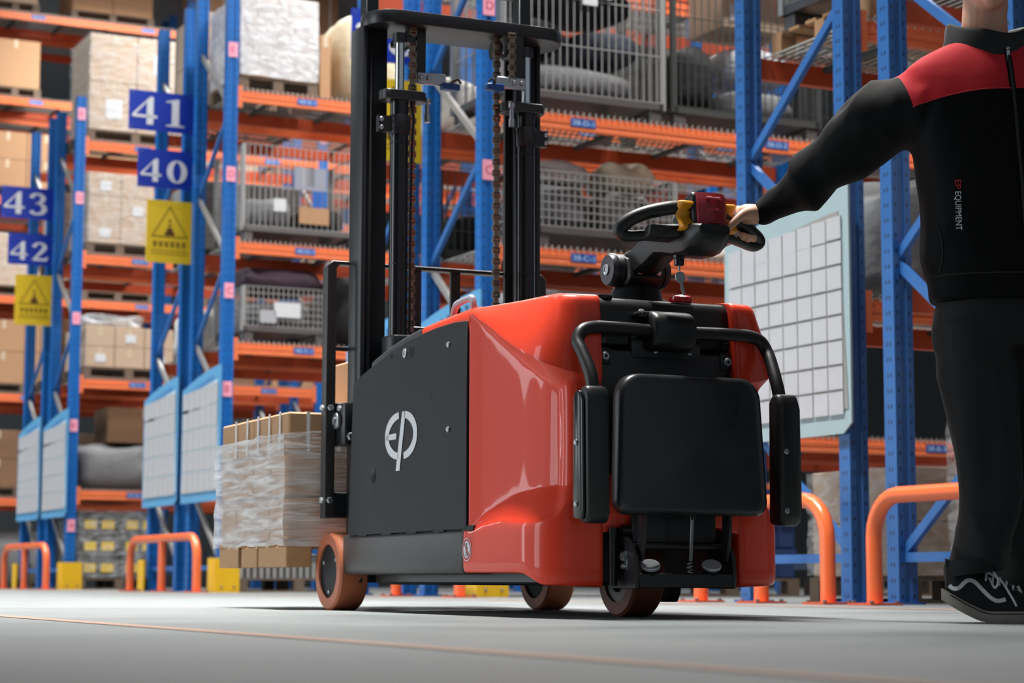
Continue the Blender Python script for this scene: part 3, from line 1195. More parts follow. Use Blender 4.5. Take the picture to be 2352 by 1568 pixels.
cage(38, 3.2, 4.45, B[38][2], 1.0, 'wire cage behind the diagonal brace above the person\'s arm', 'wire_dark', .06, .25,
     fill=((.05, 1.2, 0.0, .4, 'cloth_black', 'fabric_bundle', 'black fabric bundle in the cage behind the diagonal brace'),
           (.2, 1.0, .42, .66, 'cloth_grey', 'fabric_bundle', 'grey fabric bundle on top in the cage behind the diagonal brace')))
cage(38, .40, 1.52, B[38][1], .54, 'low grey wire cage behind the truck tiller', 'wire_grey', .05, .06,
     fill=((.04, .55, 0.0, .40, 'cloth_grey', 'slab_bundle', 'grey slab bundle, left in the low cage behind the tiller'),
           (.58, 1.08, 0.0, .38, 'paper_back', 'slab_bundle', 'pale slab bundle, right in the low cage behind the tiller')))
bundle(38, .72, B[38][1] + .50, .50, .5, .18, 'sack_white', 'sack', 'white crumpled sack on top of the low cage behind the tiller', 4, amp=.12, cat='sack')
bundle(38, 1.30, B[38][1] + .50, .40, .5, .22, 'sack_cream', 'sack', 'cream crumpled sack on the right end of the low cage behind the tiller', 9, amp=.12, cat='sack')
for k in range(3):
    bundle(38, 2.2, B[38][1] + .15 * k, 1.0 - .05 * k, .8, .148, ('sack_white', 'paper_back', 'sack_cream')[k], 'flat_sack',
           ('bottom', 'middle', 'top')[k] + ' flat sack of the pile behind the red tiller cap', 20 + k, amp=.04, cat='sack')
for k in range(4):
    bundle(38, .9, B[38][0] + .24 * k, 1.25, .84, .238, ('cloth_grey', 'paper_back', 'cloth_grey', 'paper_grey')[k], 'sheet_bundle',
           TIER[k] + ' grey sheet bundle of the pile behind the tiller base, counted from below', 30 + k, amp=.02, power=9.0)
for k in range(4):
    bundle(38, 2.25, B[38][0] + .23 * k, 1.15, .84, .228, ('paper_back', 'cloth_grey', 'paper_grey', 'sack_white')[k], 'sheet_bundle',
           TIER[k] + ' sheet bundle of the pile behind the paper board, counted from below', 40 + k, amp=.03, power=9.0)
wooden_pallet(rk(38, 1.4, 0), PSI, 1.15, .9, 'grey wooden pallet on the floor behind the truck\'s right corner')
for k in range(3):
    m_ = MB()
    hh = .2
    t = tag(empty('plastic_crate', rk(38, 1.42, .13 + k * .215, .08), PSI), ('bottom', 'middle', 'top')[k] + ' dark blue plastic crate of the stack behind the guard rail', 'crate', 'blue crates')
    m_.box((0, 0, 0), (1.1, .85, hh))
    m_.build('crate_body', 'crate_blue', t, bevel=.012, segs=1, smooth=0)
    m_ = MB()
    m_.box((-.012, -.012, hh - .03), (1.112, .862, hh + .01))
    m_.build('rim', 'crate_blue', t, smooth=0)
    for i in range(9):
        m_ = MB()
        m_.box((.08 + i * .11, -.010, .02), (.10 + i * .11, 0, hh - .03))
        m_.build('rib', 'crate_blue', t, smooth=0)
wooden_pallet(rk(38, 3.2, 0), PSI, 1.15, .9, 'second wooden pallet on the floor along the rack right of the mast')
# --- rack 39, seen through the mast
bundle(39, .55, B[39][2], .9, .85, .55, 'sack_white', 'sack', 'pale grey sack seen between the mast posts', 51, amp=.08, cat='sack')
cage(39, .25, 1.4, B[39][1], .75, 'dark wire cage seen between the mast posts', 'wire_dark', .06, .15,
     fill=((.05, 1.1, 0.0, .4, 'cloth_black', 'fabric_bundle', 'black fabric bundle in the cage between the mast posts'),))
bundle(39, .7, B[39][0], 1.0, .85, .8, 'cloth_plum', 'fabric_bundle', 'plum fabric bundle low behind the mast', 53)
# --- racks 36 and 37: beside and behind the person
stack(36, .28, 1.4, 0, .78, 2, 2, 'the brown stack on the floor left of the trousers', 'carton_dark', film='film_clear')
bundle(36, .85, .92, 1.0, .85, .36, 'film_silver', 'silver_sack', 'crumpled silver plastic sheet on the stack left of the trousers', 61, amp=.14, cat='plastic sheet')
bundle(36, .75, B[36][0], 1.0, .85, .95, 'film_milky', 'wrapped_bale', 'bale in crinkled clear plastic beside the jacket', 62, amp=.07)
bundle(36, .75, B[36][1], 1.0, .85, .8, 'film_milky', 'wrapped_bale', 'bale in crinkled clear plastic at shoulder height', 63, amp=.07)
stack(37, .36, 1.45, 0, .56, 2, 2, 'the wrapped stack on the floor behind the left guard rail', 'carton_pale', film='film_clear', ds=.1)
bundle(37, .75, B[37][0], 1.0, .85, .7, 'cloth_grey', 'fabric_bundle', 'grey fabric bundle behind the large paper board', 64)
wooden_pallet(rk(37, .16, B[37][1]), PSI, 1.2, .9, 'wooden pallet high above the person\'s sleeve', 'wood_new')
cage(37, .2, 1.35, B[37][1] + .13, .9, 'wire cage on a wooden pallet above the person\'s sleeve', 'wire_grey', .055, .12,
     fill=((.05, 1.1, 0.0, .25, 'sack_white', 'sack', 'white sack in the cage above the sleeve'),
           (.05, 1.1, .36, .6, 'cloth_grey', 'fabric_bundle', 'grey fabric bundle in the cage above the sleeve')))
# --- rack 40: left of the mast
stack(40, .10, .85, B[40][3], .80, 2, 2, 'the film draped stack left of the mast top', 'carton', pallet=True, film='film_milky')
carton(rk(40, .90, B[40][3] + .01, .1), PSI, .12, .8, .62, 'narrow brown carton between the film draped stack and the cream bale', 'carton')
bundle(40, 1.66, B[40][3], 1.05, .9, .95, 'sack_cream', 'wrapped_bale', 'cream plastic wrapped bale left of the mast top', 71, amp=.06)
cage(40, .14, 1.32, B[40][2], .92, 'large grey wire cage left of the mast', 'wire_grey', .055, .42,
     fill=((.05, .60, 0.0, .36, 'cloth_grey', 'fabric_bundle', 'grey fabric bundle, left in the large cage left of the mast'),
           (.62, 1.12, 0.0, .30, 'cloth_black', 'fabric_bundle', 'black fabric bundle, right in the large cage left of the mast')),
     papers=((.50, .52, .82, .74, 'grey_plastic'), (.58, .56, .70, .74, 'paper_white'), (.30, .30, .42, .42, 'paper_white'), (.55, .20, .85, .36, 'carton'), (.68, .36, .78, .52, 'label_blue')))
cage(40, .16, 1.0, B[40][1], .52, 'low grey wire cage left of the load guard', 'wire_grey', .05, .06,
     fill=((.04, .8, 0.0, .3, 'cloth_grey', 'fabric_bundle', 'grey fabric bundle in the low cage left of the load guard'),),
     papers=((.30, .24, .56, .38, 'paper_white'), (.16, .18, .32, .30, 'paper_grey')))
bundle(40, .62, B[40][1] + .50, .8, .7, .24, 'cloth_plum', 'fabric_bundle', 'plum fabric bundle on top of the low cage left of the load guard', 73)
bundle(40, 1.5, B[40][1], .85, .85, .72, 'cloth_black', 'fabric_bundle', 'black fabric bundle behind the load guard', 74, amp=.08)
bundle(40, .45, B[40][0], .6, .8, .42, 'sack_cream', 'sack', 'cream sack above the wrapped load', 75, amp=.1, cat='sack')
bundle(40, 1.22, B[40][0], .6, .8, .40, 'cloth_black', 'fabric_bundle', 'black fabric bundle above the wrapped load', 76, amp=.1)
wooden_pallet(rk(40, .15, 0), PSI, 1.2, .9, 'grey pallet on the floor behind the wrapped load')
m_ = MB()
t = tag(empty('plastic_crate', rk(40, .17, .13, .08), PSI), 'grey slatted crate on the floor pallet behind the wrapped load', 'crate')
m_.box((0, .03, 0), (1.15, .87, .22))
m_.build('crate_body', 'steel_dull', t, smooth=0)
for i in range(18):
    m_ = MB()
    m_.box((.01 + i * .064, .0, .0), (.04 + i * .064, .03, .22))
    m_.build('slat', 'wire_grey', t, smooth=0)
# --- rack 41, seen between the posts
stack(41, .1, 1.2, B[41][3], .95, 2, 2, 'the stack behind the tall blue signs', 'carton_pale')
m_ = MB()
t = tag(empty('steel_bin', rk(41, .1, B[41][2], .08), PSI), 'grey steel bin between the rack posts right of sign 40', 'bin')
m_.box((0, 0, .1), (1.1, .85, .8))
m_.build('bin_body', 'paper_back', t, bevel=.02, segs=1, smooth=0)
for x in (.1, .95):
    m_ = MB()
    m_.box((x - .06, 0, 0), (x + .06, .85, .1))
    m_.build('skid', 'black_metal', t, smooth=0)
bundle(41, .6, B[41][1], 1.0, .85, .5, 'sack_white', 'sack', 'white sack between the posts above the notice boards', 81, amp=.1, cat='sack')
bundle(41, .6, B[41][0], 1.0, .85, .6, 'cloth_grey', 'fabric_bundle', 'grey fabric bundle behind the two notice boards', 82)
# --- rack 42
stack(42, .10, 1.24, B[42][3], 1.16, 2, 2, 'the big wrapped stack above the far left signs', 'carton_pale', film='film_clear', paper=True)
stack(42, .12, .90, B[42][2], .84, 2, 3, 'the wrapped stack with a white paper label', 'carton_pale', film='film_clear', paper=True)
stack(42, 1.25, 2.3, B[42][2], .84, 2, 2, 'the stack behind the lower tall sign', 'carton')
stack(42, .12, 1.20, B[42][1], .48, 3, 2, 'the low stack above the grey bale', 'carton_pale', paper=True)
bundle(42, .5, B[42][1] + .61, .8, .7, .16, 'film_milky', 'plastic_sheet', 'white plastic sheet on the low stack above the grey bale', 85, amp=.15, cat='plastic sheet')
bundle(42, .55, B[42][0], .95, .85, .55, 'cloth_grey', 'wrapped_bale', 'grey wrapped bale on the lowest shelf above the far guard rails', 86, amp=.06)
carton(rk(42, .45, B[42][0] + .552, .2), PSI, .9, .6, .42, 'large brown carton on the grey wrapped bale', 'carton_dark')
wooden_pallet(rk(42, .1, 0), PSI, 1.0, .9, 'wooden pallet under the dark crates between the two left guard rails')
for k in range(3):
    for i in range(2):
        hh = .24
        t = tag(empty('printed_crate', rk(42, .12 + i * .49, .13 + k * .25, .08), PSI), '%s %s dark crate with yellow print between the two left guard rails' % (('bottom', 'middle', 'top')[k], ('left', 'right')[i]), 'crate', 'dark crates with yellow print')
        m_ = MB()
        m_.box((0, 0, 0), (.47, .8, hh))
        m_.build('crate_body', 'crate_dark', t, bevel=.01, segs=1, smooth=0)
        m_ = MB()
        for a, b in ((.06, .20), (.26, .41)):
            m_.box((a, -.003, .07), (b, .002, .17))
        m_.build('print', 'sign_yellow', t, smooth=0)
film_wrap(rk(42, .11, .13, .07), PSI, .98, .84, .78, 'stretch film around the dark crates', 'film_clear')
# --- rack 43
stack(43, .1, 1.2, B[43][2], .8, 2, 2, 'the stack behind the leftmost blue signs', 'carton_pale')
stack(43, .1, 1.2, B[43][1], .7, 2, 2, 'the stack behind the leftmost yellow sign', 'carton')
stack(43, .1, 1.2, B[43][0], .6, 2, 1, 'the stack behind the leftmost notice boards', 'carton_pale')
# --- rack 44, the tall one at the back
stack(44, .1, .75, B[44][5], .7, 1, 1, 'top shelf stack in the upper left corner', 'carton_pale')
stack(44, 1.25, 2.45, B[44][5], .9, 2, 1, 'top shelf stack left of the tall blue post', 'carton')
stack(44, 3.15, 4.2, B[44][5], 1.1, 2, 1, 'top shelf stack right of the tall blue post', 'carton', strap=True)
stack(44, 4.3, 5.4, B[44][5], 1.1, 2, 1, 'top shelf stack left of the mast top', 'carton_dark', strap=True)
stack(44, .10, .8, B[44][4], .7, 1, 1, 'stack on the second shelf from the top at the left edge', 'carton')
stack(44, .1, 1.2, B[44][3], .8, 2, 2, 'the stack high above the leftmost blue signs', 'carton')
stack(44, .1, 1.3, B[44][2], .75, 2, 2, 'the stack beside the leftmost blue sign', 'carton_pale', film='film_clear')
stack(44, .1, 1.3, B[44][1], .9, 2, 2, 'stack left of the leftmost yellow sign', 'carton')
stack(44, .1, 1.2, B[44][0], .8, 2, 2, 'stack at the left edge above the lowest beam', 'carton_dark')
bundle(44, .7, 0, 1.1, .85, .8, 'cloth_grey', 'wrapped_bale', 'grey bale on the floor at the left edge', 91)
for k, t_ in enumerate((1.5, 3.3, 4.4)):
    for li in (1, 2, 3):
        stack(44, t_, t_ + 1.05, B[44][li], .75, 1, 1, 'farthest rack, shelf %s, place %s' % (('two', 'three', 'four')[li - 1], ('two', 'three', 'four')[k]), ('carton', 'carton_pale', 'carton_dark')[(k + li) % 3])


# ------------------------------------------------------------------ the truck (u to its side, v to the operator's end, z up)
TPS = math.radians(24.5)
TO = Vector((-0.6476, 7.5794, 0))


def TW(u, v, z=0.0):
    return TO + Vector((math.cos(TPS), math.sin(TPS), 0)) * u + Vector((math.sin(TPS), -math.cos(TPS), 0)) * v + Vector((0, 0, z))


truck = tag(empty('pallet_stacker', TO, TPS), 'red and black electric pallet stacker truck in the middle of the aisle', 'forklift')
CU = 0.42                                            # its middle plane


def T():
    return MB(fl=True)


def screw(parent, p, axis, r_, mt='zinc', h=.006, n=10, name='screw'):
    m_ = T()
    m_.lathe([(r_, 0), (r_, h * .6), (r_ * .7, h)], p, axis, n)
    return m_.build(name, mt, parent)


# inner filler added to keep light out of the body, and side boxes
m_ = T()
m_.box((.10, .16, .094), (.74, 1.60, .80))
m_.build('inner_block', 'black_metal', truck, bevel=.01, segs=1)
for k in (0, 1):
    u0, u1 = (.0, .12) if k == 0 else (.72, .84)
    m_ = T()
    m_.box((u0, .082, .128), (u1, 1.196, .272))
    sk = m_.build('leg_box', 'black_frame', truck, bevel=.018, segs=3)
    for i in range(5):                               # hinge tabs along the upper edge
        m_ = T()
        vv = .25 + i * .235
        m_.box((u0 - .003 if k == 0 else u1 - .02, vv, .262), (u0 + .02 if k == 0 else u1 + .003, vv + .09, .279))
        m_.build('tab', 'black_panel', sk, bevel=.002, segs=1)
# load wheels
for k in (0, 1):
    x0 = -.012 if k == 0 else .875
    sg = 1 if k == 0 else -1
    m_ = T()
    vc = -.035 if k == 0 else .085
    m_.ring([(.098, .0), (.134, .0), (.141, .008 * sg), (.141, .102 * sg), (.134, .11 * sg), (.098, .11 * sg)], (x0, vc, .141), 48)
    wh = m_.build('load_wheel', 'wheel_rubber', truck, smooth=35)
    m_ = T()
    m_.lathe([(.001, .012 * sg), (.096, .012 * sg), (.100, .004 * sg), (.100, .1 * sg), (.001, .1 * sg)], (x0, vc, .141), 'x', 40)
    hb = m_.build('hub_cap', 'black_panel', wh, smooth=35)
    for a in (.6, 2.7, 4.6):
        screw(wh, (x0 + .012 * sg, vc + .075 * math.cos(a), .141 + .075 * math.sin(a)), (-sg, 0, 0), .008, 'zinc')

# black side panels
PTOP = [(1.228, .921), (1.126, .927), (.977, .926), (.839, .919), (.719, .910), (.578, .891), (.442, .864), (.397, .856), (.238, .823), (.234, .809), (.197, .806)]
for k in (0, 1):
    u0, u1 = (-.004, .006) if k == 0 else (.834, .844)
    m_ = T()
    m_.prism([(.156, .268)] + [(1.228, .268)] + PTOP, 'x', u0, u1)
    sp_ = m_.build('side_panel', 'black_panel', truck, bevel=.0015, segs=1)
    if k == 0:
        uo = -.0048
        for nm, vv, zz, rr_, mt_ in (('hole', .758, .871, .020, 'void_black'), ('hole', .408, .471, .027, 'void_black'), ('hole', .574, .871, .007, 'void_black'),
                                     ('hole', .941, .745, .004, 'void_black'), ('hole', .941, .712, .004, 'void_black')):
            m_ = T()
            m_.lathe([(rr_, 0), (rr_ * .96, .0008), (.001, .0008)], (uo, vv, zz), (-1, 0, 0), 20)
            m_.build(nm, mt_, sp_)
        m_ = T()
        m_.lathe([(.016, 0), (.016, .003), (.010, .003), (.009, .001), (.001, .001)], (uo, .702, .870), (-1, 0, 0), 20)
        m_.build('ring_bolt', 'zinc', sp_)
        for vv, zz in ((1.083, .860), (1.084, .588)):
            screw(sp_, (uo, vv, zz), (-1, 0, 0), .010)
        # the emblem: an oval cut into the two letters
        lg = T()
        P = lambda a, b: (uo - .0012, .668 + a, .594 + b)
        A_, B_ = .128, .070
        arc = [(A_ * math.cos(a), B_ * math.sin(a)) for a in [math.radians(97 + i * 8.2) for i in range(21)]]
        ribbon(lg, arc, [.020 + .014 * abs(math.cos(math.radians(97 + i * 8.2))) for i in range(21)], P)
        poly2(lg, [(-A_ - .014, -.010), (-.040, -.010), (-.036, .010), (-A_ - .010, .010)], P)
        arc = [(.018 + (A_ - .012) * math.cos(a), B_ * math.sin(a)) for a in [math.radians(84 - i * 8.4) for i in range(21)]]
        ribbon(lg, arc, [.020 + .014 * abs(math.cos(math.radians(84 - i * 8.4))) for i in range(21)], P)
        poly2(lg, [(.014, .080), (.046, .080), (-.006, -.118), (-.042, -.118)], P)
        lg.build('emblem', 'white_print', sp_, smooth=0, recalc=False)

# sloping covers above the panels: dark at the mast, red in front of it
ETOP = [(.359, .880), (.514, .911), (.657, .933), (.793, .946), (.984, .957), (1.174, .963), (1.26, .966)]


def interp(tab, x):
    if x <= tab[0][0]:
        return tab[0][1]
    for a, b in zip(tab, tab[1:]):
        if x <= b[0]:
            f = (x - a[0]) / (b[0] - a[0])
            f = f if len(tab) < 3 else f
            return a[1] + (b[1] - a[1]) * f
    return tab[-1][1]


PT = sorted(PTOP[:8])


def cover(v0, v1, name, mt_, n):
    m_ = T()
    rings = []
    for i in range(n + 1):
        v = v0 + (v1 - v0) * i / n
        zl, zt = interp(PT, v) - .004, interp(ETOP, v)
        rings.append([(.004, v, zl - .03), (.0, v, zl), (.001, v, zl + (zt - zl) * .5), (.010, v, zt - .006), (.024, v, zt), (.3, v, zt + .012), (CU, v, zt + .014),
                      (.54, v, zt + .012), (.816, v, zt), (.830, v, zt - .006), (.839, v, zl + (zt - zl) * .5), (.84, v, zl), (.836, v, zl - .03)])
    m_.loft(rings)
    return m_.build(name, mt_, truck, smooth=50)


cover(.372, .836, 'mast_cover', 'dark_grey_paint', 12)
cover(.842, 1.24, 'hood', 'red_paint', 10)
# grey lifting handle on the hood
m_ = T()
path = [(.05, .985, .955), (.05, 1.0, .985), (.05, 1.03, 1.002), (.05, 1.13, 1.008), (.05, 1.15, .995), (.05, 1.155, .96)]
m_.tube(bez(path, 5), .012, 8)
m_.build('lifting_handle', 'grey_plastic', truck)

# ---- the red shell
OUT = [(.0, 1.19), (.0, 1.30), (.0, 1.45), (.0, 1.58), (.005, 1.655), (.022, 1.712), (.055, 1.752), (.10, 1.774), (.15, 1.783), (.185, 1.786)]
NT = 44


def outline(n):
    pts = bez([(a, b, 0) for a, b in OUT], 8)
    L = [0.0]
    for a, b in zip(pts, pts[1:]):
        L.append(L[-1] + (b - a).length)
    res = []
    for i in range(n + 1):
        s = L[-1] * i / n
        j = max(k for k in range(len(L)) if L[k] <= s + 1e-9)
        j = min(j, len(pts) - 2)
        f = (s - L[j]) / max(1e-9, L[j + 1] - L[j])
        p = pts[j].lerp(pts[j + 1], f)
        d = (pts[j + 1] - pts[j]).normalized()
        res.append((p.x, p.y, d.y, -d.x, i / n))       # inward normal = (dv, -du)
    return res


def sm(x):
    x = min(1, max(0, x))
    return x * x * (3 - 2 * x)


RTAB = [(0, .0), (.08, .008), (.25, .028), (.45, .050), (.60, .064), (.74, .068), (.81, .060), (.85, .028), (.89, .016), (1, .012)]
ZU = [(0, .945), (.10, .935), (.25, .895), (.42, .838), (.58, .792), (.72, .752), (.86, .718), (1, .700)]
ZL = [(0, .278), (.06, .283), (.2, .322), (.42, .368), (.6, .382), (.8, .388), (1, .392)]
ZB = [(0, .130), (.56, .128), (.62, .124), (.68, .108), (.73, .094), (1, .088)]
TT = [(0, .012), (.2, .040), (.4, .068), (.6, .085), (.78, .070), (.9, .034), (1, .022)]


def shell(mirror):
    m_ = T()
    rings = []
    for (u, v, nu, nv, t) in outline(NT):
        Rr, zu, zl, zb = interp(RTAB, t), interp(ZU, t), interp(ZL, t), interp(ZB, t)
        tt = interp(TT, t)
        band = .012 + .095 * Rr / .068
        und = .006 + .055 * Rr / .068
        ztop = .962 - .012 * sm((t - .55) / .45)
        zu = min(zu, ztop - .022)
        prof = [(.05, zb + .004), (.014, zb), (.004, zb + .006), (.0, zb + .018), (.0, zb + .05)]
        zlo = max(zb + .07, zl - band)
        prof += [(0, zb + (zlo - zb) * .6), (0.0, zlo - .010), (.002, zlo), (.006 + Rr * .10, zlo + .012 * Rr / .068)]
        prof += [(Rr * .45, zl - band * .50), (Rr * .90, zl - .008), (Rr * .98, zl - .002), (Rr, zl + .008)]
        zhi = zu - und
        for f in (.12, .3, .5, .7, .88):
            prof.append((Rr * (1 + .10 * math.sin(PI * f)), zl + (zhi - zl) * f))
        prof += [(Rr, zhi - .012), (Rr * .93, zhi), (Rr * .45, zu - und * .45), (Rr * .08, zu - und * .08), (.001, zu - .0015), (.002, zu + .003)]
        for f in (.15, .35, .55, .72, .86, .95):
            prof.append((tt * (.04 + .96 * f ** 1.5), zu + (ztop - zu) * f))
        prof += [(tt + .012, ztop - .001), (tt + .030, ztop + .003), (tt + .07, ztop + .005)]
        ring = []
        for o, z in prof:
            vv = max(v + nv * o, 1.19 if z < .275 else 1.232) if t < .5 else v + nv * o
            if t < .25 and z >= .275:
                vv = max(vv, 1.232 + (v - 1.19) * .62)
            uu = u + nu * o
            ring.append((uu if not mirror else 2 * CU - uu, vv, z))
        rings.append(ring)
    # turn the front edge inwards
    last = rings[-1]
    for du, dv in ((.008, -.004), (.012, -.014), (.012, -.07)):
        rings.append([((p[0] + du) if not mirror else (p[0] - du), p[1] + dv, p[2]) for p in last])
    first = rings[0]
    rings.insert(0, [((p[0] + .012) if not mirror else (p[0] - .012), p[1] + .004, p[2]) for p in first])
    m_.loft(rings, closed=False, caps=False)
    # roof strip to the middle
    o = m_.build('body_shell', 'red_paint', truck, smooth=60, recalc=True)
    s = o.modifiers.new('soft', 'SUBSURF')
    s.levels = s.render_levels = 1
    return o


sh = shell(False)
shell(True)
m_ = T()
m_.box((.06, 1.20, .935), (.78, 1.36, .962))
m_.build('roof', 'red_paint', truck, bevel=.008, segs=2)
# round no-pedestrian sticker on the shell
m_ = T()
m_.lathe([(.036, 0), (.036, .0007), (.001, .0007)], (-.0008, 1.228, .204), (-1, 0, 0), 28)
st = m_.build('sticker', 'white_print', truck)
m_ = T()
ribbon(m_, [(1.228 + .030 * math.cos(a), .204 + .030 * math.sin(a)) for a in [2 * PI * k / 28 for k in range(28)]], .006, lambda a, b: (-.0022, a, b), True)
ribbon(m_, [(1.206, .226), (1.25, .182)], .006, lambda a, b: (-.0022, a, b))
m_.build('ring', 'sticker_red', st, smooth=0, recalc=False)
m_ = T()
P = lambda a, b: (-.0018, 1.228 + a, .204 + b)
poly2(m_, [(-.004, .012), (.004, .012), (.004, .020), (-.004, .020)], P)
poly2(m_, [(-.007, -.004), (.006, -.004), (.006, .010), (-.007, .010)], P)
poly2(m_, [(-.008, -.022), (-.003, -.022), (.001, -.004), (-.005, -.004)], P)
poly2(m_, [(.004, -.022), (.009, -.022), (.006, -.004), (.001, -.004)], P)
m_.build('walker', 'black_plastic', st, smooth=0, recalc=False)

# ---- black operator's console between the two halves of the shell
m_ = T()
m_.prism([(1.30, .80), (1.735, .80), (1.742, .83), (1.738, .925), (1.72, .948), (1.30, .956)], 'x', .178, .662)
con = m_.build('console', 'black_plastic', truck, bevel=.010, segs=2)
m_ = T()
m_.prism([(1.70, .790), (1.752, .790), (1.752, .30), (1.70, .30)], 'x', .186, .654)
fc = m_.build('front_cover', 'black_plastic', truck, bevel=.008, segs=2)
for uu in (.212, .628):
    m_ = T()
    m_.box((uu - .022, 1.745, .742), (uu + .022, 1.757, .795))
    m_.build('bolt_pocket', 'black_metal', fc, bevel=.008, segs=2)
    screw(fc, (uu, 1.757, .767), (0, 1, 0), .014, 'zinc', .010, 16)
    screw(fc, (uu, 1.7605, .767), (0, 1, 0), .007, 'void_black', .0075, 6)
    screw(con, (uu, 1.742, .815), (0, 1, 0), .016, 'black_gloss', .012, 6)
m_ = T()
m_.box((.30, 1.70, .765), (.54, 1.757, .835))
m_.build('hub_bracket', 'black_metal', con, bevel=.01, segs=2)
# hub of the grab bars: rounded box with a lip on top
m_ = T()
m_.prism([(1.735, .792), (1.79, .785), (1.826, .80), (1.836, .84), (1.830, .885), (1.80, .905), (1.735, .91)], 'x', .342, .488)
hub = m_.build('grab_bar_hub', 'black_plastic', truck, bevel=.018, segs=3)
m_ = T()
m_.box((.312, 1.735, .885), (.445, 1.785, .905))
m_.build('lip', 'black_plastic', hub, bevel=.008, segs=2)
screw(hub, (.325, 1.775, .902), (0, .6, 1), .010, 'zinc', .008)
for uu in (.365, .480):
    screw(hub, (uu, 1.79, .784), (0, 0, -1), .007, 'zinc')
for sg in (-1, 1):
    f = lambda a: CU + sg * a
    path = [(f(.05), 1.785, .846), (f(.20), 1.788, .848), (f(.265), 1.790, .846), (f(.303), 1.794, .832), (f(.320), 1.804, .800), (f(.318), 1.83, .765), (f(.312), 1.868, .705), (f(.312), 1.885, .655), (f(.312), 1.89, .60)]
    m_ = T()
    m_.tube(bez(path, 7), .0195, 18)
    gb = m_.build('grab_bar', 'black_plastic', truck, smooth=60)
    # padded side rest at its end
    c0 = f(.318)
    m_ = T()
    m_.prism([(1.862, .275), (1.925, .268), (1.940, .30), (1.936, .63), (1.922, .662), (1.885, .662), (1.866, .64)], 'x', c0 - .036, c0 + .036)
    sp_ = m_.build('side_rest', 'black_plastic', truck, bevel=.014, segs=3)
    m_ = T()
    m_.prism([(1.857, .285), (1.915, .28), (1.922, .31), (1.918, .62), (1.90, .648), (1.875, .65), (1.860, .63)], 'x', c0 - .047, c0 - .034 if sg < 0 else c0 - .047 + .013)
    m_.build('rest_backing', 'black_gloss', sp_, bevel=.005, segs=2) if sg < 0 else None
    if sg > 0:
        m_ = T()
        m_.prism([(1.857, .285), (1.915, .28), (1.922, .31), (1.918, .62), (1.90, .648), (1.875, .65), (1.860, .63)], 'x', c0 + .034, c0 + .047)
        m_.build('rest_backing', 'black_gloss', sp_, bevel=.005, segs=2)
    for zz in (.325, .50):
        if sg < 0:
            screw(sp_, (c0 - .047, 1.885, zz), (-1, 0, 0), .009, 'zinc')
        else:
            screw(sp_, (c0 - .018, 1.938, zz - .01), (0, 1, 0), .009, 'zinc')
# folded standing platform: thick slab with rounded corners
m_ = T()
n = 7
r_ = .066
cs = []
for (cx, cz, a0) in ((.665 - r_, .297 + r_, -PI / 2), (.652 - r_, .704 - r_, 0), (.183 + r_, .704 - r_, PI / 2), (.170 + r_, .297 + r_, PI)):
    rr_ = r_ if cz > .5 else .040
    for i in range(n):
        a = a0 + PI / 2 * i / (n - 1)
        cs.append((cx + rr_ * math.cos(a) + (r_ - rr_) * (1 if cx > .42 else -1), cz + rr_ * math.sin(a) + (r_ - rr_) * (1 if cz > .5 else -1)))
rings = []
for vv, inset in ((1.868, .012), (1.872, .003), (1.880, 0), (1.915, 0), (1.925, .004), (1.930, .014), (1.931, .03)):
    ring = []
    for (x, z) in cs:
        dx, dz = x - CU, z - .50
        lean = (z - .30) * -.035
        ring.append((CU + dx * (1 - inset / .25), vv + lean, .50 + dz * (1 - inset / .2)))
    rings.append(ring)
m_.loft(rings)
m_.build('standing_platform', 'black_slab', truck, smooth=50)
# hinge frame below it
m_ = T()
m_.box((.252, 1.862, .088), (.566, 1.892, .130))
hf = m_.build('hinge_frame', 'black_metal', truck, bevel=.003, segs=1)
for k, uu in enumerate((.240, .560)):
    m_ = T()
    m_.prism([(1.74, .086), (1.892, .086), (1.896, .13), (1.890, .18), (1.865, .215), (1.83, .235), (1.74, .24)], 'x', uu, uu + .012)
    m_.build('side_plate', 'black_metal', hf, bevel=.002, segs=1)
    m_ = T()
    m_.prism([(1.862, .165), (1.888, .165), (1.910, .24), (1.912, .34), (1.872, .34), (1.865, .24)], 'x', uu + (.020 if k == 0 else -.020), uu + (.030 if k == 0 else -.010))
    m_.build('platform_arm', 'black_metal', hf, bevel=.002, segs=1)
screw(hf, (.240, 1.83, .178), (-1, 0, 0), .017, 'zinc', .014, 6, 'pivot_bolt')
screw(hf, (.240, 1.835, .150), (-1, 0, 0), .009, 'zinc', .016, 10, 'pivot_bolt')
m_ = T()
m_.box((.2365, 1.825, .14), (.240, 1.845, .195))
m_.build('lock_plate', 'zinc', hf, bevel=.002, segs=1)
m_ = T()
m_.tube([(.25, 1.85, .207), (.566, 1.85, .207)], .010, 10)
m_.build('cross_rod', 'black_metal', hf)
m_ = T()
m_.box((.27, 1.80, .22), (.55, 1.815, .33))
m_.build('back_plate', 'black_metal', hf, bevel=.002, segs=1)
for uu in (.297, .500):
    m_ = T()
    m_.lathe([(.022, 0), (.022, .016), (.017, .020), (.017, .03)], (uu, 1.868, .124), (-.22, .62, 1), 18)
    bp_ = m_.build('bumper', 'black_plastic', hf)
    m_ = T()
    m_.lathe([(.028, .030), (.029, .033), (.029, .037), (.027, .039), (.002, .039)], (uu, 1.868, .124), (-.22, .62, 1), 24)
    m_.build('bumper_cap', 'chrome_dull', bp_)
m_ = T()
m_.tube([(.424, 1.90, .31), (.420, 1.892, .165)], .0055, 8)
gs = m_.build('gas_spring', 'steel_dull', hf)
m_ = T()
m_.lathe([(.010, 0), (.010, .022)], (.424, 1.90, .285), 'z', 10)
m_.build('spring_cap', 'black_gloss', gs)
m_ = T()
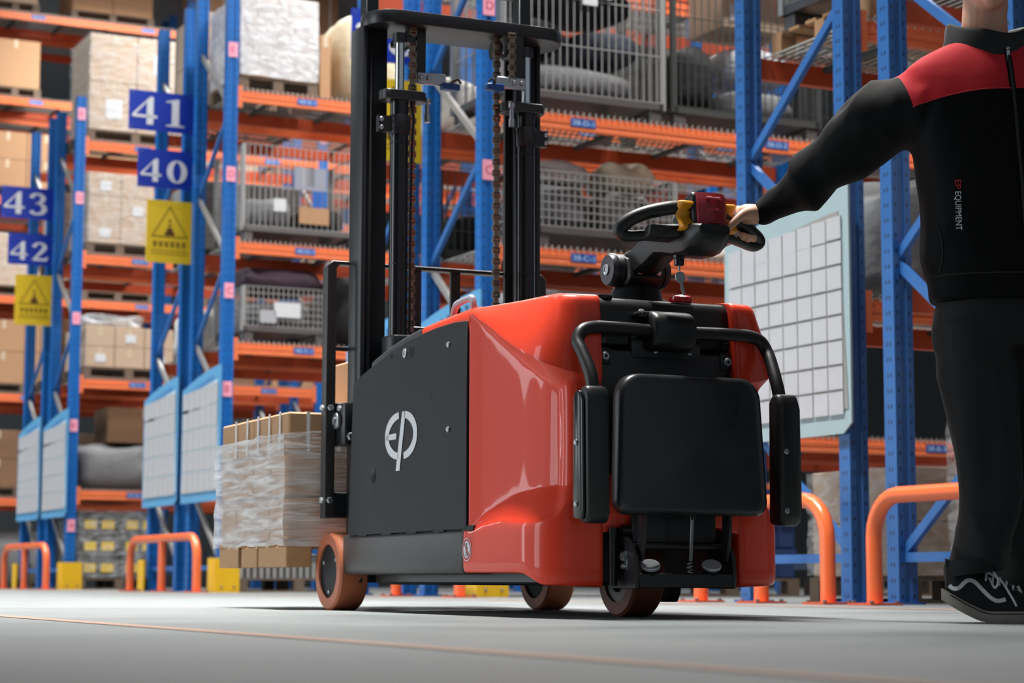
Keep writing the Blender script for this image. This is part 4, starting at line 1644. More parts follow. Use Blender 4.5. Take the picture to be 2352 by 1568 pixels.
path = [(.412 + .008 * math.cos(a), 1.90 + .008 * math.sin(a), .162 - .0016 * a) for a in [i * .7 for i in range(28)]]
m_.tube(path, .002, 5)
m_.build('coil_spring', 'zinc', gs)
# red apron over the wheel arch, dark recess, tubes
m_ = T()
ap = [(.180, .245), (.225, .252), (.245, .262), (.30, .268), (.54, .268), (.595, .262), (.615, .252), (.66, .245), (.66, .42), (.18, .42)]
m_.prism(ap, 'y', 1.74, 1.782)
m_.build('front_apron', 'red_paint', truck, bevel=.006, segs=2)
m_ = T()
m_.tube([(.214, 1.80, .094), (.214, 1.80, .262)], .013, 12)
m_.build('drain_tube', 'black_gloss', truck)
m_ = T()
m_.tube([(.242, 1.80, .255), (.29, 1.80, .255)], .014, 12)
m_.build('hinge_pin', 'black_metal', truck)
# drive wheel and its bracket
m_ = T()
m_.ring([(.080, 0), (.116, 0), (.124, .008), (.124, .098), (.116, .106), (.080, .106)], (.355, 1.545, .124), 40)
dw = m_.build('drive_wheel', 'drive_rubber', truck, smooth=35)
m_ = T()
m_.lathe([(.001, .02), (.05, .02), (.05, .006), (.082, .006), (.082, .1), (.001, .1)], (.355, 1.545, .124), 'x', 32)
m_.build('hub', 'black_metal', dw)
m_ = T()
m_.prism([(1.55, .045), (1.60, .045), (1.62, .07), (1.63, .12), (1.55, .12)], 'x', .50, .54)
m_.build('caster_bracket', 'black_metal', truck, bevel=.003, segs=1)

# ---- tiller
m_ = T()
m_.lathe([(.092, .0), (.092, .012), (.084, .022), (.078, .050), (.070, .062), (.066, .066), (.001, .066)], (CU, 1.562, .945), 'z', 36)
til = m_.build('tiller', 'black_plastic', truck)
m_ = T()
m_.lathe([(.045, -.086), (.05, -.080), (.05, .080), (.045, .086)], (CU, 1.562, 1.058), 'x', 30)
pv = m_.build('tiller_joint', 'black_plastic', til)
for sg in (-1, 1):
    m_ = T()
    m_.lathe([(.052, 0), (.053, .008), (.046, .020), (.001, .022)], (CU + sg * .080, 1.562, 1.058), (sg, 0, 0), 30)
    m_.build('joint_cap', 'dark_grey_paint', til)
    m_ = T()
    m_.lathe([(.017, 0), (.017, .003), (.012, .003), (.011, .001), (.001, .001)], (CU + sg * .102, 1.562, 1.058), (sg, 0, 0), 18)
    m_.build('cap_ring', 'zinc', til)
m_ = T()
m_.prism([(1.50, 1.012), (1.62, 1.008), (1.64, 1.03), (1.615, 1.09), (1.56, 1.108), (1.515, 1.09)], 'x', CU - .060, CU + .060)
m_.build('joint_block', 'black_plastic', til, bevel=.006, segs=2)
for uu in (CU - .025, CU + .04):
    screw(til, (uu, 1.634, 1.046), (0, 1, .2), .010, 'zinc', .008, 12)
# the arm, from the joint up to the head
m_ = T()
rings = []
for v, zb_, zt_, hw, rd in ((1.555, 1.030, 1.108, .050, .2), (1.62, 1.035, 1.118, .050, .2), (1.70, 1.058, 1.150, .048, .2), (1.76, 1.078, 1.166, .050, .2), (1.82, 1.068, 1.162, .058, .3),
                            (1.90, 1.052, 1.150, .066, .45), (1.97, 1.050, 1.140, .068, .5), (2.02, 1.070, 1.135, .062, .5), (2.05, 1.10, 1.13, .05, .5)):
    c = [(-hw, zb_ + (zt_ - zb_) * .35), (-hw * .92, zb_ + (zt_ - zb_) * .12), (-hw * .6, zb_), (hw * .6, zb_), (hw * .92, zb_ + (zt_ - zb_) * .12), (hw, zb_ + (zt_ - zb_) * .35),
         (hw, zt_ - .008), (hw - .008, zt_), (-hw + .008, zt_), (-hw, zt_ - .008)]
    rings.append([(CU + a, v, z) for a, z in c])
m_.loft(rings)
m_.build('tiller_arm', 'black_plastic', til, smooth=45)
HC = .432
m_ = T()
m_.prism([(1.90, 1.12), (2.0, 1.105), (2.012, 1.115), (2.000, 1.225), (1.985, 1.235), (1.93, 1.215), (1.87, 1.165)], 'x', HC - .056, HC + .056)
m_.build('tiller_head', 'black_plastic', til, bevel=.008, segs=2)
m_ = T()                                             # domed maroon cap
rings = []
for i in range(9):
    z = 1.118 + .112 * i / 8
    ring = []
    for j in range(11):
        a = -1 + 2 * j / 10
        ring.append((HC + .047 * a, 2.012 + .014 * (1 - a * a) + .010 * (1 - (2 * i / 8 - 1) ** 2) - .012 * i / 8, z))
    ring += [(HC + .047, 1.985, z), (HC - .047, 1.985, z)]
    rings.append(ring)
m_.loft(rings)
cap = m_.build('head_cap', 'maroon_cap', til, smooth=45)
for zz in (1.138, 1.174, 1.208):
    m_ = T()
    m_.tube(bez([(HC - .024, 2.020, zz + .006), (HC, 2.0335, zz), (HC + .024, 2.020, zz + .006)], 5), [.002] + [.005] * 9 + [.002], 8)
    m_.build('cap_ridge', 'maroon_cap', cap)
for sg in (-1, 1):                                   # thumb butterflies
    m_ = T()
    o = HC + sg * .060
    rings = []
    for zz, vv, hw in ((1.118, 1.975, .016), (1.124, 1.990, .020), (1.140, 1.985, .015), (1.160, 1.968, .011), (1.182, 1.970, .012), (1.196, 1.985, .018), (1.205, 1.980, .016)):
        rings.append([(o - sg * .008, vv - hw, zz), (o + sg * .030, vv - hw * .7, zz), (o + sg * .036, vv, zz + .002), (o + sg * .030, vv + hw * .9, zz), (o - sg * .008, vv + hw, zz)])
    m_.loft(rings)
    m_.build('drive_lever', 'yellow_plastic', til, bevel=.003, segs=2)
    dz = 0.0 if sg < 0 else -.022
    hp = [(HC + sg * .05, 1.965, 1.188 + dz * .5), (HC + sg * .10, 1.955, 1.187 + dz), (HC + sg * .16, 1.93, 1.175 + dz), (HC + sg * .205, 1.905, 1.156 + dz * .8), (HC + sg * .232, 1.888, 1.132 + dz * .3), (HC + sg * .230, 1.884, 1.114),
          (HC + sg * .205, 1.890, 1.106), (HC + sg * .15, 1.92, 1.110), (HC + sg * .10, 1.945, 1.114), (HC + sg * .04, 1.96, 1.117)]
    m_ = T()
    pth = bez(hp, 6)
    n_ = len(pth)
    m_.tube(pth, [.0205 - .004 * sm((i / n_ - .5) / .2) for i in range(n_)], 14)
    m_.build('handle_loop', 'black_plastic', til, smooth=60)
    m_ = T()
    m_.prism([(1.885, 1.095), (1.95, 1.10), (1.965, 1.135), (1.935, 1.135)], 'x', HC + sg * .05, HC + sg * (.175 if sg < 0 else .12))
    m_.build('lower_spoke', 'black_plastic' if sg < 0 else 'grey_plastic', til, bevel=.006, segs=2)
# key switch and key
m_ = T()
m_.lathe([(.017, 0), (.017, -.014), (.015, -.016), (.015, -.034), (.012, -.036)], (.385, 1.90, 1.064), 'z', 16)
m_.build('key_switch', 'black_gloss', til)
m_ = T()
m_.tube([(.385, 1.90, 1.03), (.385, 1.90, 1.012)], .003, 6)
key = m_.build('key_ring', 'zinc', til)
m_ = T()
kp = [(-.006, .004), (.006, .004), (.016, -.002), (.016, -.020), (.008, -.028), (.004, -.029), (.006, -.060), (.002, -.066), (-.004, -.062), (-.003, -.050), (-.007, -.046), (-.004, -.040), (-.005, -.029), (-.012, -.025), (-.016, -.018), (-.014, -.002)]
m_.prism([(.385 + a * .95 - b * .22, 1.006 + b + a * .2) for a, b in kp], 'y', 1.899, 1.902)
m_.build('key', 'zinc', til, smooth=0)
# emergency stop
m_ = T()
m_.lathe([(.020, 0), (.020, .006), (.033, .006), (.036, .012), (.035, .021), (.025, .027), (.001, .028)], (.501, 1.70, .943), 'z', 28)
m_.build('stop_button', 'stop_red', truck)
m_ = T()
m_.lathe([(.028, 0), (.028, .010), (.02, .011), (.018, .006), (.001, .006)], (.235, 1.70, .945), 'z', 20)
m_.build('socket_cap', 'black_gloss', truck)

# ---- mast
for sg, uo in ((1, .055), (-1, .785)):
    f = lambda a: uo + sg * a
    m_ = T()                                         # outer rail, a channel open towards the middle
    m_.prism([(f(0), -.03), (f(0), .10), (f(.018), .105), (f(.022), .095), (f(.10), .095), (f(.10), .075), (f(.02), .070), (f(.02), -.005), (f(.10), -.010), (f(.10), -.03)], 'z', .10, 2.165)
    m_.build('outer_rail', 'black_metal', truck, bevel=.004, segs=2)
    m_ = T()
    m_.prism([(f(.028), .094), (f(.033), .102), (f(.040), .102), (f(.045), .094)], 'z', .12, 2.16)
    m_.build('rail_rib', 'black_metal', truck, bevel=.001, segs=1)
    m_ = T()
    m_.box((min(f(.025), f(.075)), .0, .12), (max(f(.025), f(.075)), .065, 2.42))
    m_.build('inner_rail', 'black_metal', truck, bevel=.003, segs=1)
    uc = CU - sg * .257
    m_ = T()
    m_.lathe([(.034, .80), (.034, 1.80), (.034, 1.86), (.028, 1.862), (.028, 1.90)], (uc, .20, 0), 'z', 24)
    cy = m_.build('lift_cylinder', 'black_gloss', truck)
    m_ = T()
    m_.lathe([(.017, 1.90), (.017, 2.09)], (uc, .20, 0), 'z', 18)
    m_.build('piston_rod', 'chrome', cy)
    m_ = T()
    m_.lathe([(.026, 2.08), (.026, 2.115), (.012, 2.12)], (uc, .20, 0), 'z', 18)
    m_.build('rod_head', 'black_metal', cy)
    m_ = T()
    m_.box((min(uc, uc + sg * .06), .10, 2.085), (max(uc, uc + sg * .06), .21, 2.11))
    m_.build('rod_bracket', 'black_metal', cy, bevel=.003, segs=1)
    m_ = T()
    m_.lathe([(.039, 1.735), (.041, 1.74), (.041, 1.80), (.039, 1.805)], (uc, .20, 0), 'z', 24)
    m_.box((min(uc - sg * .085, uc), .185, 1.74), (max(uc - sg * .085, uc), .215, 1.80))
    m_.build('clamp', 'black_metal', cy)
    for zz in (1.755, 1.785):
        screw(cy, (uc - sg * .075, .215, zz), (0, 1, 0), .009, 'zinc')
    for zz in (1.25, 1.70):
        m_ = T()
        m_.lathe([(.0355, zz), (.0355, zz + .006)], (uc, .20, 0), 'z', 20)
        m_.build('cable_tie', 'black_plastic', cy)
    m_ = T()
    m_.tube(bez([(uc + sg * .045, .20, 1.86), (uc + sg * .052, .21, 1.80), (uc + sg * .048, .21, 1.72), (uc + sg * .044, .21, 1.5), (uc + sg * .042, .21, 1.0)], 6), .004, 6)
    m_.build('sensor_cable', 'black_plastic', cy)
    # plate at the top of the cylinder
    m_ = T()
    a, b = uc - sg * .075, uc + sg * .105
    ring = []
    lo, hi = min(a, b), max(a, b)
    for k in range(8):
        an = PI / 2 + PI * k / 7
        ring.append((lo + .03 + .03 * math.cos(an), .19 + .045 * math.sin(an)))
    for k in range(8):
        an = -PI / 2 + PI * k / 7
        ring.append((hi - .03 + .03 * math.cos(an), .19 + .045 * math.sin(an)))
    m_.prism(ring, 'z', 1.862, 1.898)
    m_.build('cylinder_plate', 'black_metal', truck, bevel=.003, segs=1)
    # chain anchor, bracket and sensor
    ua = .268 if sg > 0 else .640
    vo = 0 if sg > 0 else .066
    m_ = T()
    m_.box((ua - .020, .125 + vo, 1.955), (ua + .020, .150 + vo, 2.156))
    an_ = m_.build('chain_hanger', 'black_metal', truck, bevel=.003, segs=1)
    m_ = T()
    m_.box((min(ua - sg * .02, ua + sg * .095), .152 + vo, 1.945), (max(ua - sg * .02, ua + sg * .095), .165 + vo, 1.990))
    br = m_.build('sensor_bracket', 'zinc', truck, bevel=.003, segs=1)
    for q in (-.005, .025):
        screw(br, (ua + sg * q, .165 + vo, 1.970), (0, 1, 0), .010, 'zinc', .010)
    m_ = T()
    m_.box((min(ua + sg * .075, ua + sg * .145), .15 + vo, 1.930), (max(ua + sg * .075, ua + sg * .145), .185 + vo, 1.955))
    m_.build('limit_switch', 'sensor_blue', br, bevel=.003, segs=1)
    m_ = T()
    m_.tube(bez([(ua + sg * .10, .17 + vo, 1.95), (ua + sg * .13, .19 + vo, 1.968), (ua + sg * .145, .19 + vo, 1.955)], 5), .004, 6)
    m_.build('switch_cable', 'black_plastic', br)
    m_ = T()
    m_.lathe([(.012, 1.80), (.012, 1.83), (.009, 1.832), (.009, 1.87), (.014, 1.872), (.014, 1.89)], (ua + sg * (.02 if sg > 0 else .036), .165 + vo, 0), 'z', 12)
    m_.build('chain_bolt', 'zinc', truck)
    # lift chain: every link
    ch = empty('lift_chain', (0, 0, 0))
    ch.parent = truck
    ucn = .228 if sg > 0 else .570
    me_a = None
    for i in range(58):
        if me_a is None:
            p_ = T()
            p_.box((-.014, -.007, -.0115), (-.010, .007, .0115))
            p_.box((.010, -.007, -.0115), (.014, .007, .0115))
            p_.tube([(-.015, 0, -.006), (.015, 0, -.006)], .0055, 8)
            p_.tube([(-.015, 0, .006), (.015, 0, .006)], .0055, 8)
            me_a = p_.mesh('chain_link', 'chain_steel', smooth=40)
            p_ = T()
            p_.box((-.009, -.006, -.0105), (.009, .006, .0105))
            me_b = p_.mesh('chain_link', 'chain_steel', smooth=0)
        link('chain_link', me_a if i % 2 == 0 else me_b, ch, (ucn, -.165, .96 + i * .021))
    if sg < 0:
        for i in range(9):
            link('chain_link', me_a if i % 2 == 0 else me_b, ch, (.606, -.225, 1.985 + i * .021))
    # chain wheel at the top
    m_ = T()
    m_.lathe([(.020, -.012), (.040, -.012), (.034, -.004), (.034, .004), (.040, .012), (.020, .012)], (ucn + (.0 if sg > 0 else .012), .13, 2.115), 'x', 28)
    m_.build('chain_wheel', 'black_metal', truck)
# top plate with round ends, cross members
m_ = T()
ring = []
for k in range(12):
    an = PI / 2 + PI * k / 11
    ring.append((.16 + .105 * math.cos(an), .095 + .120 * math.sin(an)))
for k in range(12):
    an = -PI / 2 + PI * k / 11
    ring.append((.755 + .105 * math.cos(an), .095 + .120 * math.sin(an)))
m_.prism(ring, 'z', 2.155, 2.205)
m_.build('mast_top_plate', 'black_metal', truck, bevel=.005, segs=2)
m_ = T()
m_.box((.10, -.02, 2.36), (.74, .05, 2.42))
m_.build('inner_cross_bar', 'black_metal', truck, bevel=.004, segs=1)
m_ = T()
m_.box((.20, .09, .90), (.64, .12, 1.04))
m_.build('mast_cross_plate', 'black_metal', truck, bevel=.004, segs=1)
m_ = T()
m_.prism([(.10, .20), (.10, .27), (.12, .295), (.30, .295), (.30, .20)], 'z', .87, .985)
m_.build('mast_bracket', 'black_metal', truck, bevel=.008, segs=2)
# load guard and fork carriage
lgm = T()
lgm.prism([(-.030, .335), (.008, .335), (.008, 1.262), (.020, 1.276), (.82, 1.276), (.832, 1.262), (.832, .335), (.870, .335), (.870, 1.268), (.848, 1.290), (-.008, 1.290), (-.030, 1.268)], 'y', -.075, -.025)
lg_ = lgm.build('load_guard', 'black_frame', truck, bevel=.003, segs=1)
for uu in (.335, .495):
    m_ = T()
    m_.box((uu - .019, -.060, .34), (uu + .019, -.045, 1.277))
    m_.build('guard_bar', 'black_frame', lg_, smooth=0)
m_ = T()
m_.box((.0, -.058, .955), (.84, -.045, .968))
m_.build('guard_rail_bar', 'black_frame', lg_, smooth=0)
m_ = T()
m_.box((.0, -.07, .335), (.84, -.03, .43))
m_.build('carriage_plate', 'black_metal', truck, bevel=.004, segs=1)
m_ = T()
m_.box((.0, -.07, .60), (.84, -.03, .76))
cp = m_.build('carriage_plate', 'black_metal', truck, bevel=.004, segs=1)
m_ = T()
m_.box((.012, -.03, .60), (.060, .065, .755))
rb = m_.build('roller_bracket', 'black_metal', truck, bevel=.008, segs=2)
m_ = T()
m_.lathe([(.030, 0), (.032, .006), (.030, .012), (.014, .014), (.014, .02)], (.010, .0, .69), (-1, 0, 0), 20)
m_.build('roller', 'zinc', rb)
screw(rb, (.035, .066, .63), (0, 1, 0), .016, 'zinc', .012, 6)
screw(rb, (.012, .02, .735), (-1, 0, 0), .012, 'zinc', .012, 6)
for zz in (.40, .74):
    screw(lg_, (-.030, -.05, zz), (-1, 0, 0), .013, 'zinc', .012, 6)
    screw(lg_, (-.012, -.025, zz), (0, 1, 0), .013, 'zinc', .012, 6)
for uu in (.16, .56):
    m_ = T()
    m_.prism([(-.03, .165), (-.03, .60), (-.07, .60), (-.07, .215), (-1.10, .200), (-1.12, .185), (-.08, .165)], 'x', uu, uu + .12)
    m_.build('fork', 'black_metal', truck, bevel=.004, segs=1)

# ---- the load on the forks: pallet, cartons, film
LROT = TPS
lp = TW(-.13, -.16, .157)                             # near left corner; local y runs away from the truck
root = tag(empty('wooden_pallet', lp, LROT), 'pale wooden pallet under the film wrapped load on the forks', 'pallet')
PW, PD = 1.10, .86
for x in (0, (PW - .10) / 2, PW - .10):
    for y in (0.0, .36, .60):
        m_ = MB()
        m_.box((x, y, .0), (x + .10, y + (.34 if y == 0 else .20 if y < .5 else .26), .078))
        m_.build('block', 'wood_new', root, bevel=.004, segs=1, smooth=0)
for i in range(7):
    m_ = MB()
    m_.box((0, i * (PD - .10) / 6, .078), (PW, i * (PD - .10) / 6 + .10, .096))
    m_.build('top_board', 'wood_new', root, smooth=0)
ROWN = ['nearest', 'second', 'third', 'farthest']
for k in range(3):
    hh = (.165, .165, .150)[k]
    for j in range(4):                               # the side towards the left of the picture
        c0 = TW(-.13, -.16 - j * .215, .254 + k * .165)
        carton(c0, LROT, .27, .213, hh, '%s carton on the left side of the load on the forks, %s layer' % (ROWN[j], ('bottom', 'middle', 'top')[k]), 'carton', 'cartons of the load on the forks', False, k == 2)
    for i in range(3):                               # the side towards the mast
        c0 = TW(.145 + i * .275, -.16, .254 + k * .165)
        carton(c0, LROT, .272, .213, hh, '%s carton behind the load guard, %s layer of the load' % (('left', 'middle', 'right')[i], ('bottom', 'middle', 'top')[k]), 'carton', 'cartons of the load on the forks', False, k == 2)
carton(TW(.12, -.17, .738), LROT, .30, .30, .20, 'single upright carton on top of the load behind the load guard', 'carton', None, False, True)
for f in (.06, .19, .33, .47, .62):                   # white straps down the left side of the upper layer
    m_ = MB()
    m_.box((-.004, 0, 0), (0, .012, .15))
    o = m_.build('packing_strap', 'strap_white', smooth=0)
    o.location = TW(-.13, -.16 - f - .02, .588)
    o.rotation_euler = (0, 0, LROT)
    tag(o, 'white packing strap on the left side of the load, %s from the mast' % ('first', 'second', 'third', 'fourth', 'fifth')[(.06, .19, .33, .47, .62).index(f)], 'strap', 'straps of the load on the forks')
film_wrap(TW(-.13, -.16, .225), LROT, 1.10, .86, .43, 'shiny stretch film around the load on the forks', 'film_load')


# ------------------------------------------------------------------ the person pulling the tiller
from mathutils import noise as mnoise
PO = Vector((1.30, 5.62, 0))
person = tag(empty('person', PO), 'person in black jacket with red yoke and black trousers, holding the tiller', 'person')


def ell(c, rx, ry, z, n=28, p=2.4, tilt=0.0):
    out = []
    for k in range(n):
        a = 2 * PI * k / n
        x = math.copysign(abs(math.cos(a)) ** (2 / p), math.cos(a)) * rx
        y = math.copysign(abs(math.sin(a)) ** (2 / p), math.sin(a)) * ry
        out.append((c[0] + x, c[1] + y, z + tilt * x))
    return out


def place(mesh_, name, mt, parent, shift=True):
    """world-space mesh -> child of the person (origin at the person's feet)"""
    if shift:
        mesh_.transform(Matrix.Translation(-PO))
    if mt:
        mesh_.materials.clear()
        mesh_.materials.append(M[mt])
    return link(name, mesh_, parent)


def crumple(me, amp, freq, stretch=(1, 1, 1), seed=0.0, zone=None):
    me.update()
    nrm = [v.normal.copy() for v in me.vertices]
    for v, n in zip(me.vertices, nrm):
        p = Vector((v.co.x * freq * stretch[0] + seed, v.co.y * freq * stretch[1], v.co.z * freq * stretch[2]))
        k = 1.0 if zone is None else zone(v.co)
        if k > 0:
            a = mnoise.noise(p)
            v.co += n * (amp * k * (1.0 - 2.0 * abs(a) - .6 + .4 * mnoise.noise(p * 2.3)))
    me.update()


# ---- jacket
ARM = [(1.160, 5.62, 1.400, .120), (1.095, 5.645, 1.412, .112), (1.035, 5.69, 1.392, .106), (.975, 5.745, 1.358, .098), (.915, 5.815, 1.306, .088), (.860, 5.885, 1.258, .077),
       (.815, 5.94, 1.228, .066), (.780, 5.975, 1.212, .054), (.755, 6.0, 1.197, .043), (.735, 6.012, 1.186, .038), (.716, 6.018, 1.183, .034)]
jk = MB()
TOR = [(.862, 1.385, .236, .150), (.880, 1.385, .242, .152), (.925, 1.383, .243, .152), (.940, 1.382, .250, .158), (.99, 1.380, .256, .162), (1.08, 1.375, .250, .160), (1.18, 1.370, .250, .160),
       (1.28, 1.365, .262, .160), (1.36, 1.362, .275, .155), (1.43, 1.360, .290, .145), (1.48, 1.358, .296, .132), (1.515, 1.356, .282, .120), (1.545, 1.352, .232, .108), (1.575, 1.348, .165, .094), (1.600, 1.345, .100, .080)]
jk.loft([ell((c, 5.62), rx, ry, z, 36, 2.5) for z, c, rx, ry in TOR])
jk.tube([a[:3] for a in ARM], [a[3] for a in ARM], 20)
ARM2 = [(1.585, 5.62, 1.44, .118), (1.66, 5.60, 1.36, .108), (1.705, 5.57, 1.24, .092), (1.72, 5.53, 1.12, .082), (1.71, 5.47, 1.0, .068), (1.70, 5.43, .92, .05), (1.695, 5.42, .89, .042)]
jk.tube([a[:3] for a in ARM2], [a[3] for a in ARM2], 20)
jm = remeshed(jk, .0085, 14)
crumple(jm, .020, 7.0, (1.0, .8, .55), 3.1, lambda c: .25 + .75 * sm((1.12 - c.x) / .12))
crumple(jm, .010, 4.0, (1.2, 1.0, .45), 9.4, lambda c: sm((1.40 - c.z) / .1) * sm((c.z - .93) / .05))
jb = BVHTree.FromPolygons([v.co.copy() for v in jm.vertices], [tuple(p.vertices) for p in jm.polygons])


def jacket_material():
    m, nt, b = nodes_of('jacket_cloth', col=(26, 27, 30), rough=.72)
    tc = nt.nodes.new('ShaderNodeTexCoord')
    sp = nt.nodes.new('ShaderNodeSeparateXYZ')
    nt.links.new(tc.outputs['Object'], sp.inputs[0])
    x = math_node(nt, 'ADD', sp.outputs[0], PO.x)
    z = sp.outputs[2]
    zip_x = math_node(nt, 'ADD', 1.346 + 1.6 * .0485, math_node(nt, 'MULTIPLY', z, -.0485))
    ax = math_node(nt, 'ABSOLUTE', math_node(nt, 'SUBTRACT', x, zip_x))
    low = math_node(nt, 'GREATER_THAN', z, math_node(nt, 'SUBTRACT', 1.435, math_node(nt, 'MULTIPLY', math_node(nt, 'MULTIPLY', ax, ax), .62)))
    seam = math_node(nt, 'LESS_THAN', ax, math_node(nt, 'ADD', .262, math_node(nt, 'MULTIPLY', math_node(nt, 'SUBTRACT', z, 1.39), .22)))
    zp = math_node(nt, 'GREATER_THAN', ax, .009)
    k = math_node(nt, 'MULTIPLY', math_node(nt, 'MULTIPLY', low, seam), zp)
    mx = nt.nodes.new('ShaderNodeMix')
    mx.data_type = 'RGBA'
    mx.inputs[6].default_value = lin((11, 12, 14))
    mx.inputs[7].default_value = lin((206, 46, 54))
    nt.links.new(k, mx.inputs[0])
    nt.links.new(mx.outputs[2], b.inputs['Base Color'])
    b.inputs['Sheen Weight'].default_value = .0
    b.inputs['Specular IOR Level'].default_value = .14
    n2 = nt.nodes.new('ShaderNodeTexNoise')
    n2.inputs['Scale'].default_value = 420
    nt.links.new(tc.outputs['Object'], n2.inputs['Vector'])
    bp = nt.nodes.new('ShaderNodeBump')
    bp.inputs['Strength'].default_value = .12
    bp.inputs['Distance'].default_value = .002
    nt.links.new(n2.outputs[0], bp.inputs['Height'])
    nt.links.new(bp.outputs[0], b.inputs['Normal'])


jacket_material()
jo = place(jm, 'jacket', 'jacket_cloth', person)
jo['label'] = 'black jacket with red yoke'


def on_jacket(x, z, off=.002):
    h = jb.ray_cast(Vector((x, 5.0, z)), Vector((0, 1, 0)))
    y = h[0].y if h[0] else 5.48
    return Vector((x, y - off, z)) - PO


# collar: standing band
cm = MB()
rings = []
for z, rx, ry in ((1.535, .158, .116), (1.570, .146, .110), (1.605, .134, .106), (1.644, .130, .104), (1.652, .125, .100), (1.646, .119, .094), (1.60, .120, .095), (1.56, .124, .098)):
    rings.append([(p[0], p[1], p[2] - .055 * max(0, -(p[1] - 5.61) / .1) ** 1.5 + .005 * math.sin(p[0] * 45)) for p in ell((1.335, 5.615), rx, ry, z, 40, 2.1, .0)])
cm.loft(rings, True, False)
place(cm.mesh('collar', 'jacket_trim', smooth=70), 'collar', 'jacket_trim', jo)
# zip, pull, hem seam, armhole piping, pocket edge
pts = [on_jacket(1.346 + (1.6 - z) * .0485, z, .003) for z in [1.56 - i * .03 for i in range(23)]]
zm = MB()
zm.tube(pts, .0045, 6)
zm.build('zipper', 'jacket_trim', jo)
zm = MB()
pp = on_jacket(1.349, 1.545, .010)
zm.box((pp.x - .004, pp.y - .003, pp.z - .030), (pp.x + .004, pp.y + .003, pp.z))
zm.ball((pp.x, pp.y, pp.z + .006), .006, 8, 6)
zm.build('zip_pull', 'zinc', jo)
for zz in (.930,):
    zm = MB()
    zm.tube([on_jacket(1.145 + i * .0155, zz, .001) for i in range(30)], .0025, 5)
    zm.build('hem_seam', 'jacket_trim', jo)
zm = MB()
zm.tube([on_jacket(1.352 - .262 * i / 12, 1.435 - .62 * (.262 * i / 12) ** 2, .001) for i in range(13)], .0018, 5)
zm.build('yoke_seam', 'sticker_red', jo)
zm = MB()
zm.tube([on_jacket(x, z, .001) for x, z in ((1.150, 1.07), (1.158, 1.04), (1.162, 1.0), (1.160, .965), (1.155, .94))], .003, 5)
zm.build('pocket_edge', 'jacket_trim', jo)
# lettering running down the chest
for txt, mt_, z0, z1 in (('EP', 'sticker_red', 1.183, 1.158), ('EQUIPMENT', 'white_print', 1.151, 1.046)):
    lm = MB()
    vs, fs = text_mesh(txt)
    x0, x1 = min(v[0] for v in vs), max(v[0] for v in vs)
    lm.add([tuple(on_jacket(1.193 + v[1] / .7 * .015, z0 + (z1 - z0) * (v[0] - x0) / (x1 - x0), .0025)) for v in vs], fs)
    lm.build('lettering', mt_, jo, smooth=0, recalc=False)

# ---- trousers
tr = MB()
tr.loft([ell((c, 5.62), rx, ry, z, 28, 2.4) for z, c, rx, ry in ((.90, 1.37, .195, .125), (.84, 1.372, .215, .14), (.78, 1.372, .222, .145), (.74, 1.372, .222, .14))])
LEGA = [(.80, 1.262, 5.615, .112, .125), (.70, 1.268, 5.61, .108, .12), (.60, 1.276, 5.605, .102, .112), (.50, 1.284, 5.60, .094, .102), (.42, 1.290, 5.59, .088, .096), (.34, 1.296, 5.58, .082, .09),
        (.28, 1.288, 5.575, .078, .085), (.23, 1.274, 5.57, .076, .082), (.18, 1.256, 5.565, .074, .08), (.142, 1.246, 5.56, .072, .078)]
tr.loft([ell((c, y), rx, ry, z, 24, 2.2) for z, c, y, rx, ry in LEGA])
LEGB = [(.80, 1.480, 5.62, .112, .125), (.65, 1.482, 5.64, .106, .115), (.50, 1.468, 5.67, .096, .104), (.36, 1.440, 5.72, .086, .094), (.22, 1.412, 5.79, .078, .086), (.10, 1.392, 5.85, .076, .082)]
tr.loft([ell((c, y), rx, ry, z, 24, 2.2) for z, c, y, rx, ry in LEGB])
tm_ = remeshed(tr, .010, 5)
crumple(tm_, .026, 5.0, (1.3, 1.0, .35), 1.7, lambda c: sm((.80 - c.z) / .1))
crumple(tm_, .010, 11.0, (.8, .8, 1.3), 5.7, lambda c: sm((.30 - c.z) / .12))
place(tm_, 'trousers', 'trouser_black', person)
hm = MB()
hm.loft([ell((1.243, 5.56), .078, .084, .165, 28, 2.2), ell((1.236, 5.56), .079, .085, .147, 28, 2.2), ell((1.234, 5.56), .077, .083, .130, 28, 2.2, .12), ell((1.236, 5.56), .070, .076, .136, 28, 2.2)], True, False)
place(hm.mesh('cuff', 'trouser_black', smooth=70), 'trouser_cuff', 'trouser_black', person)


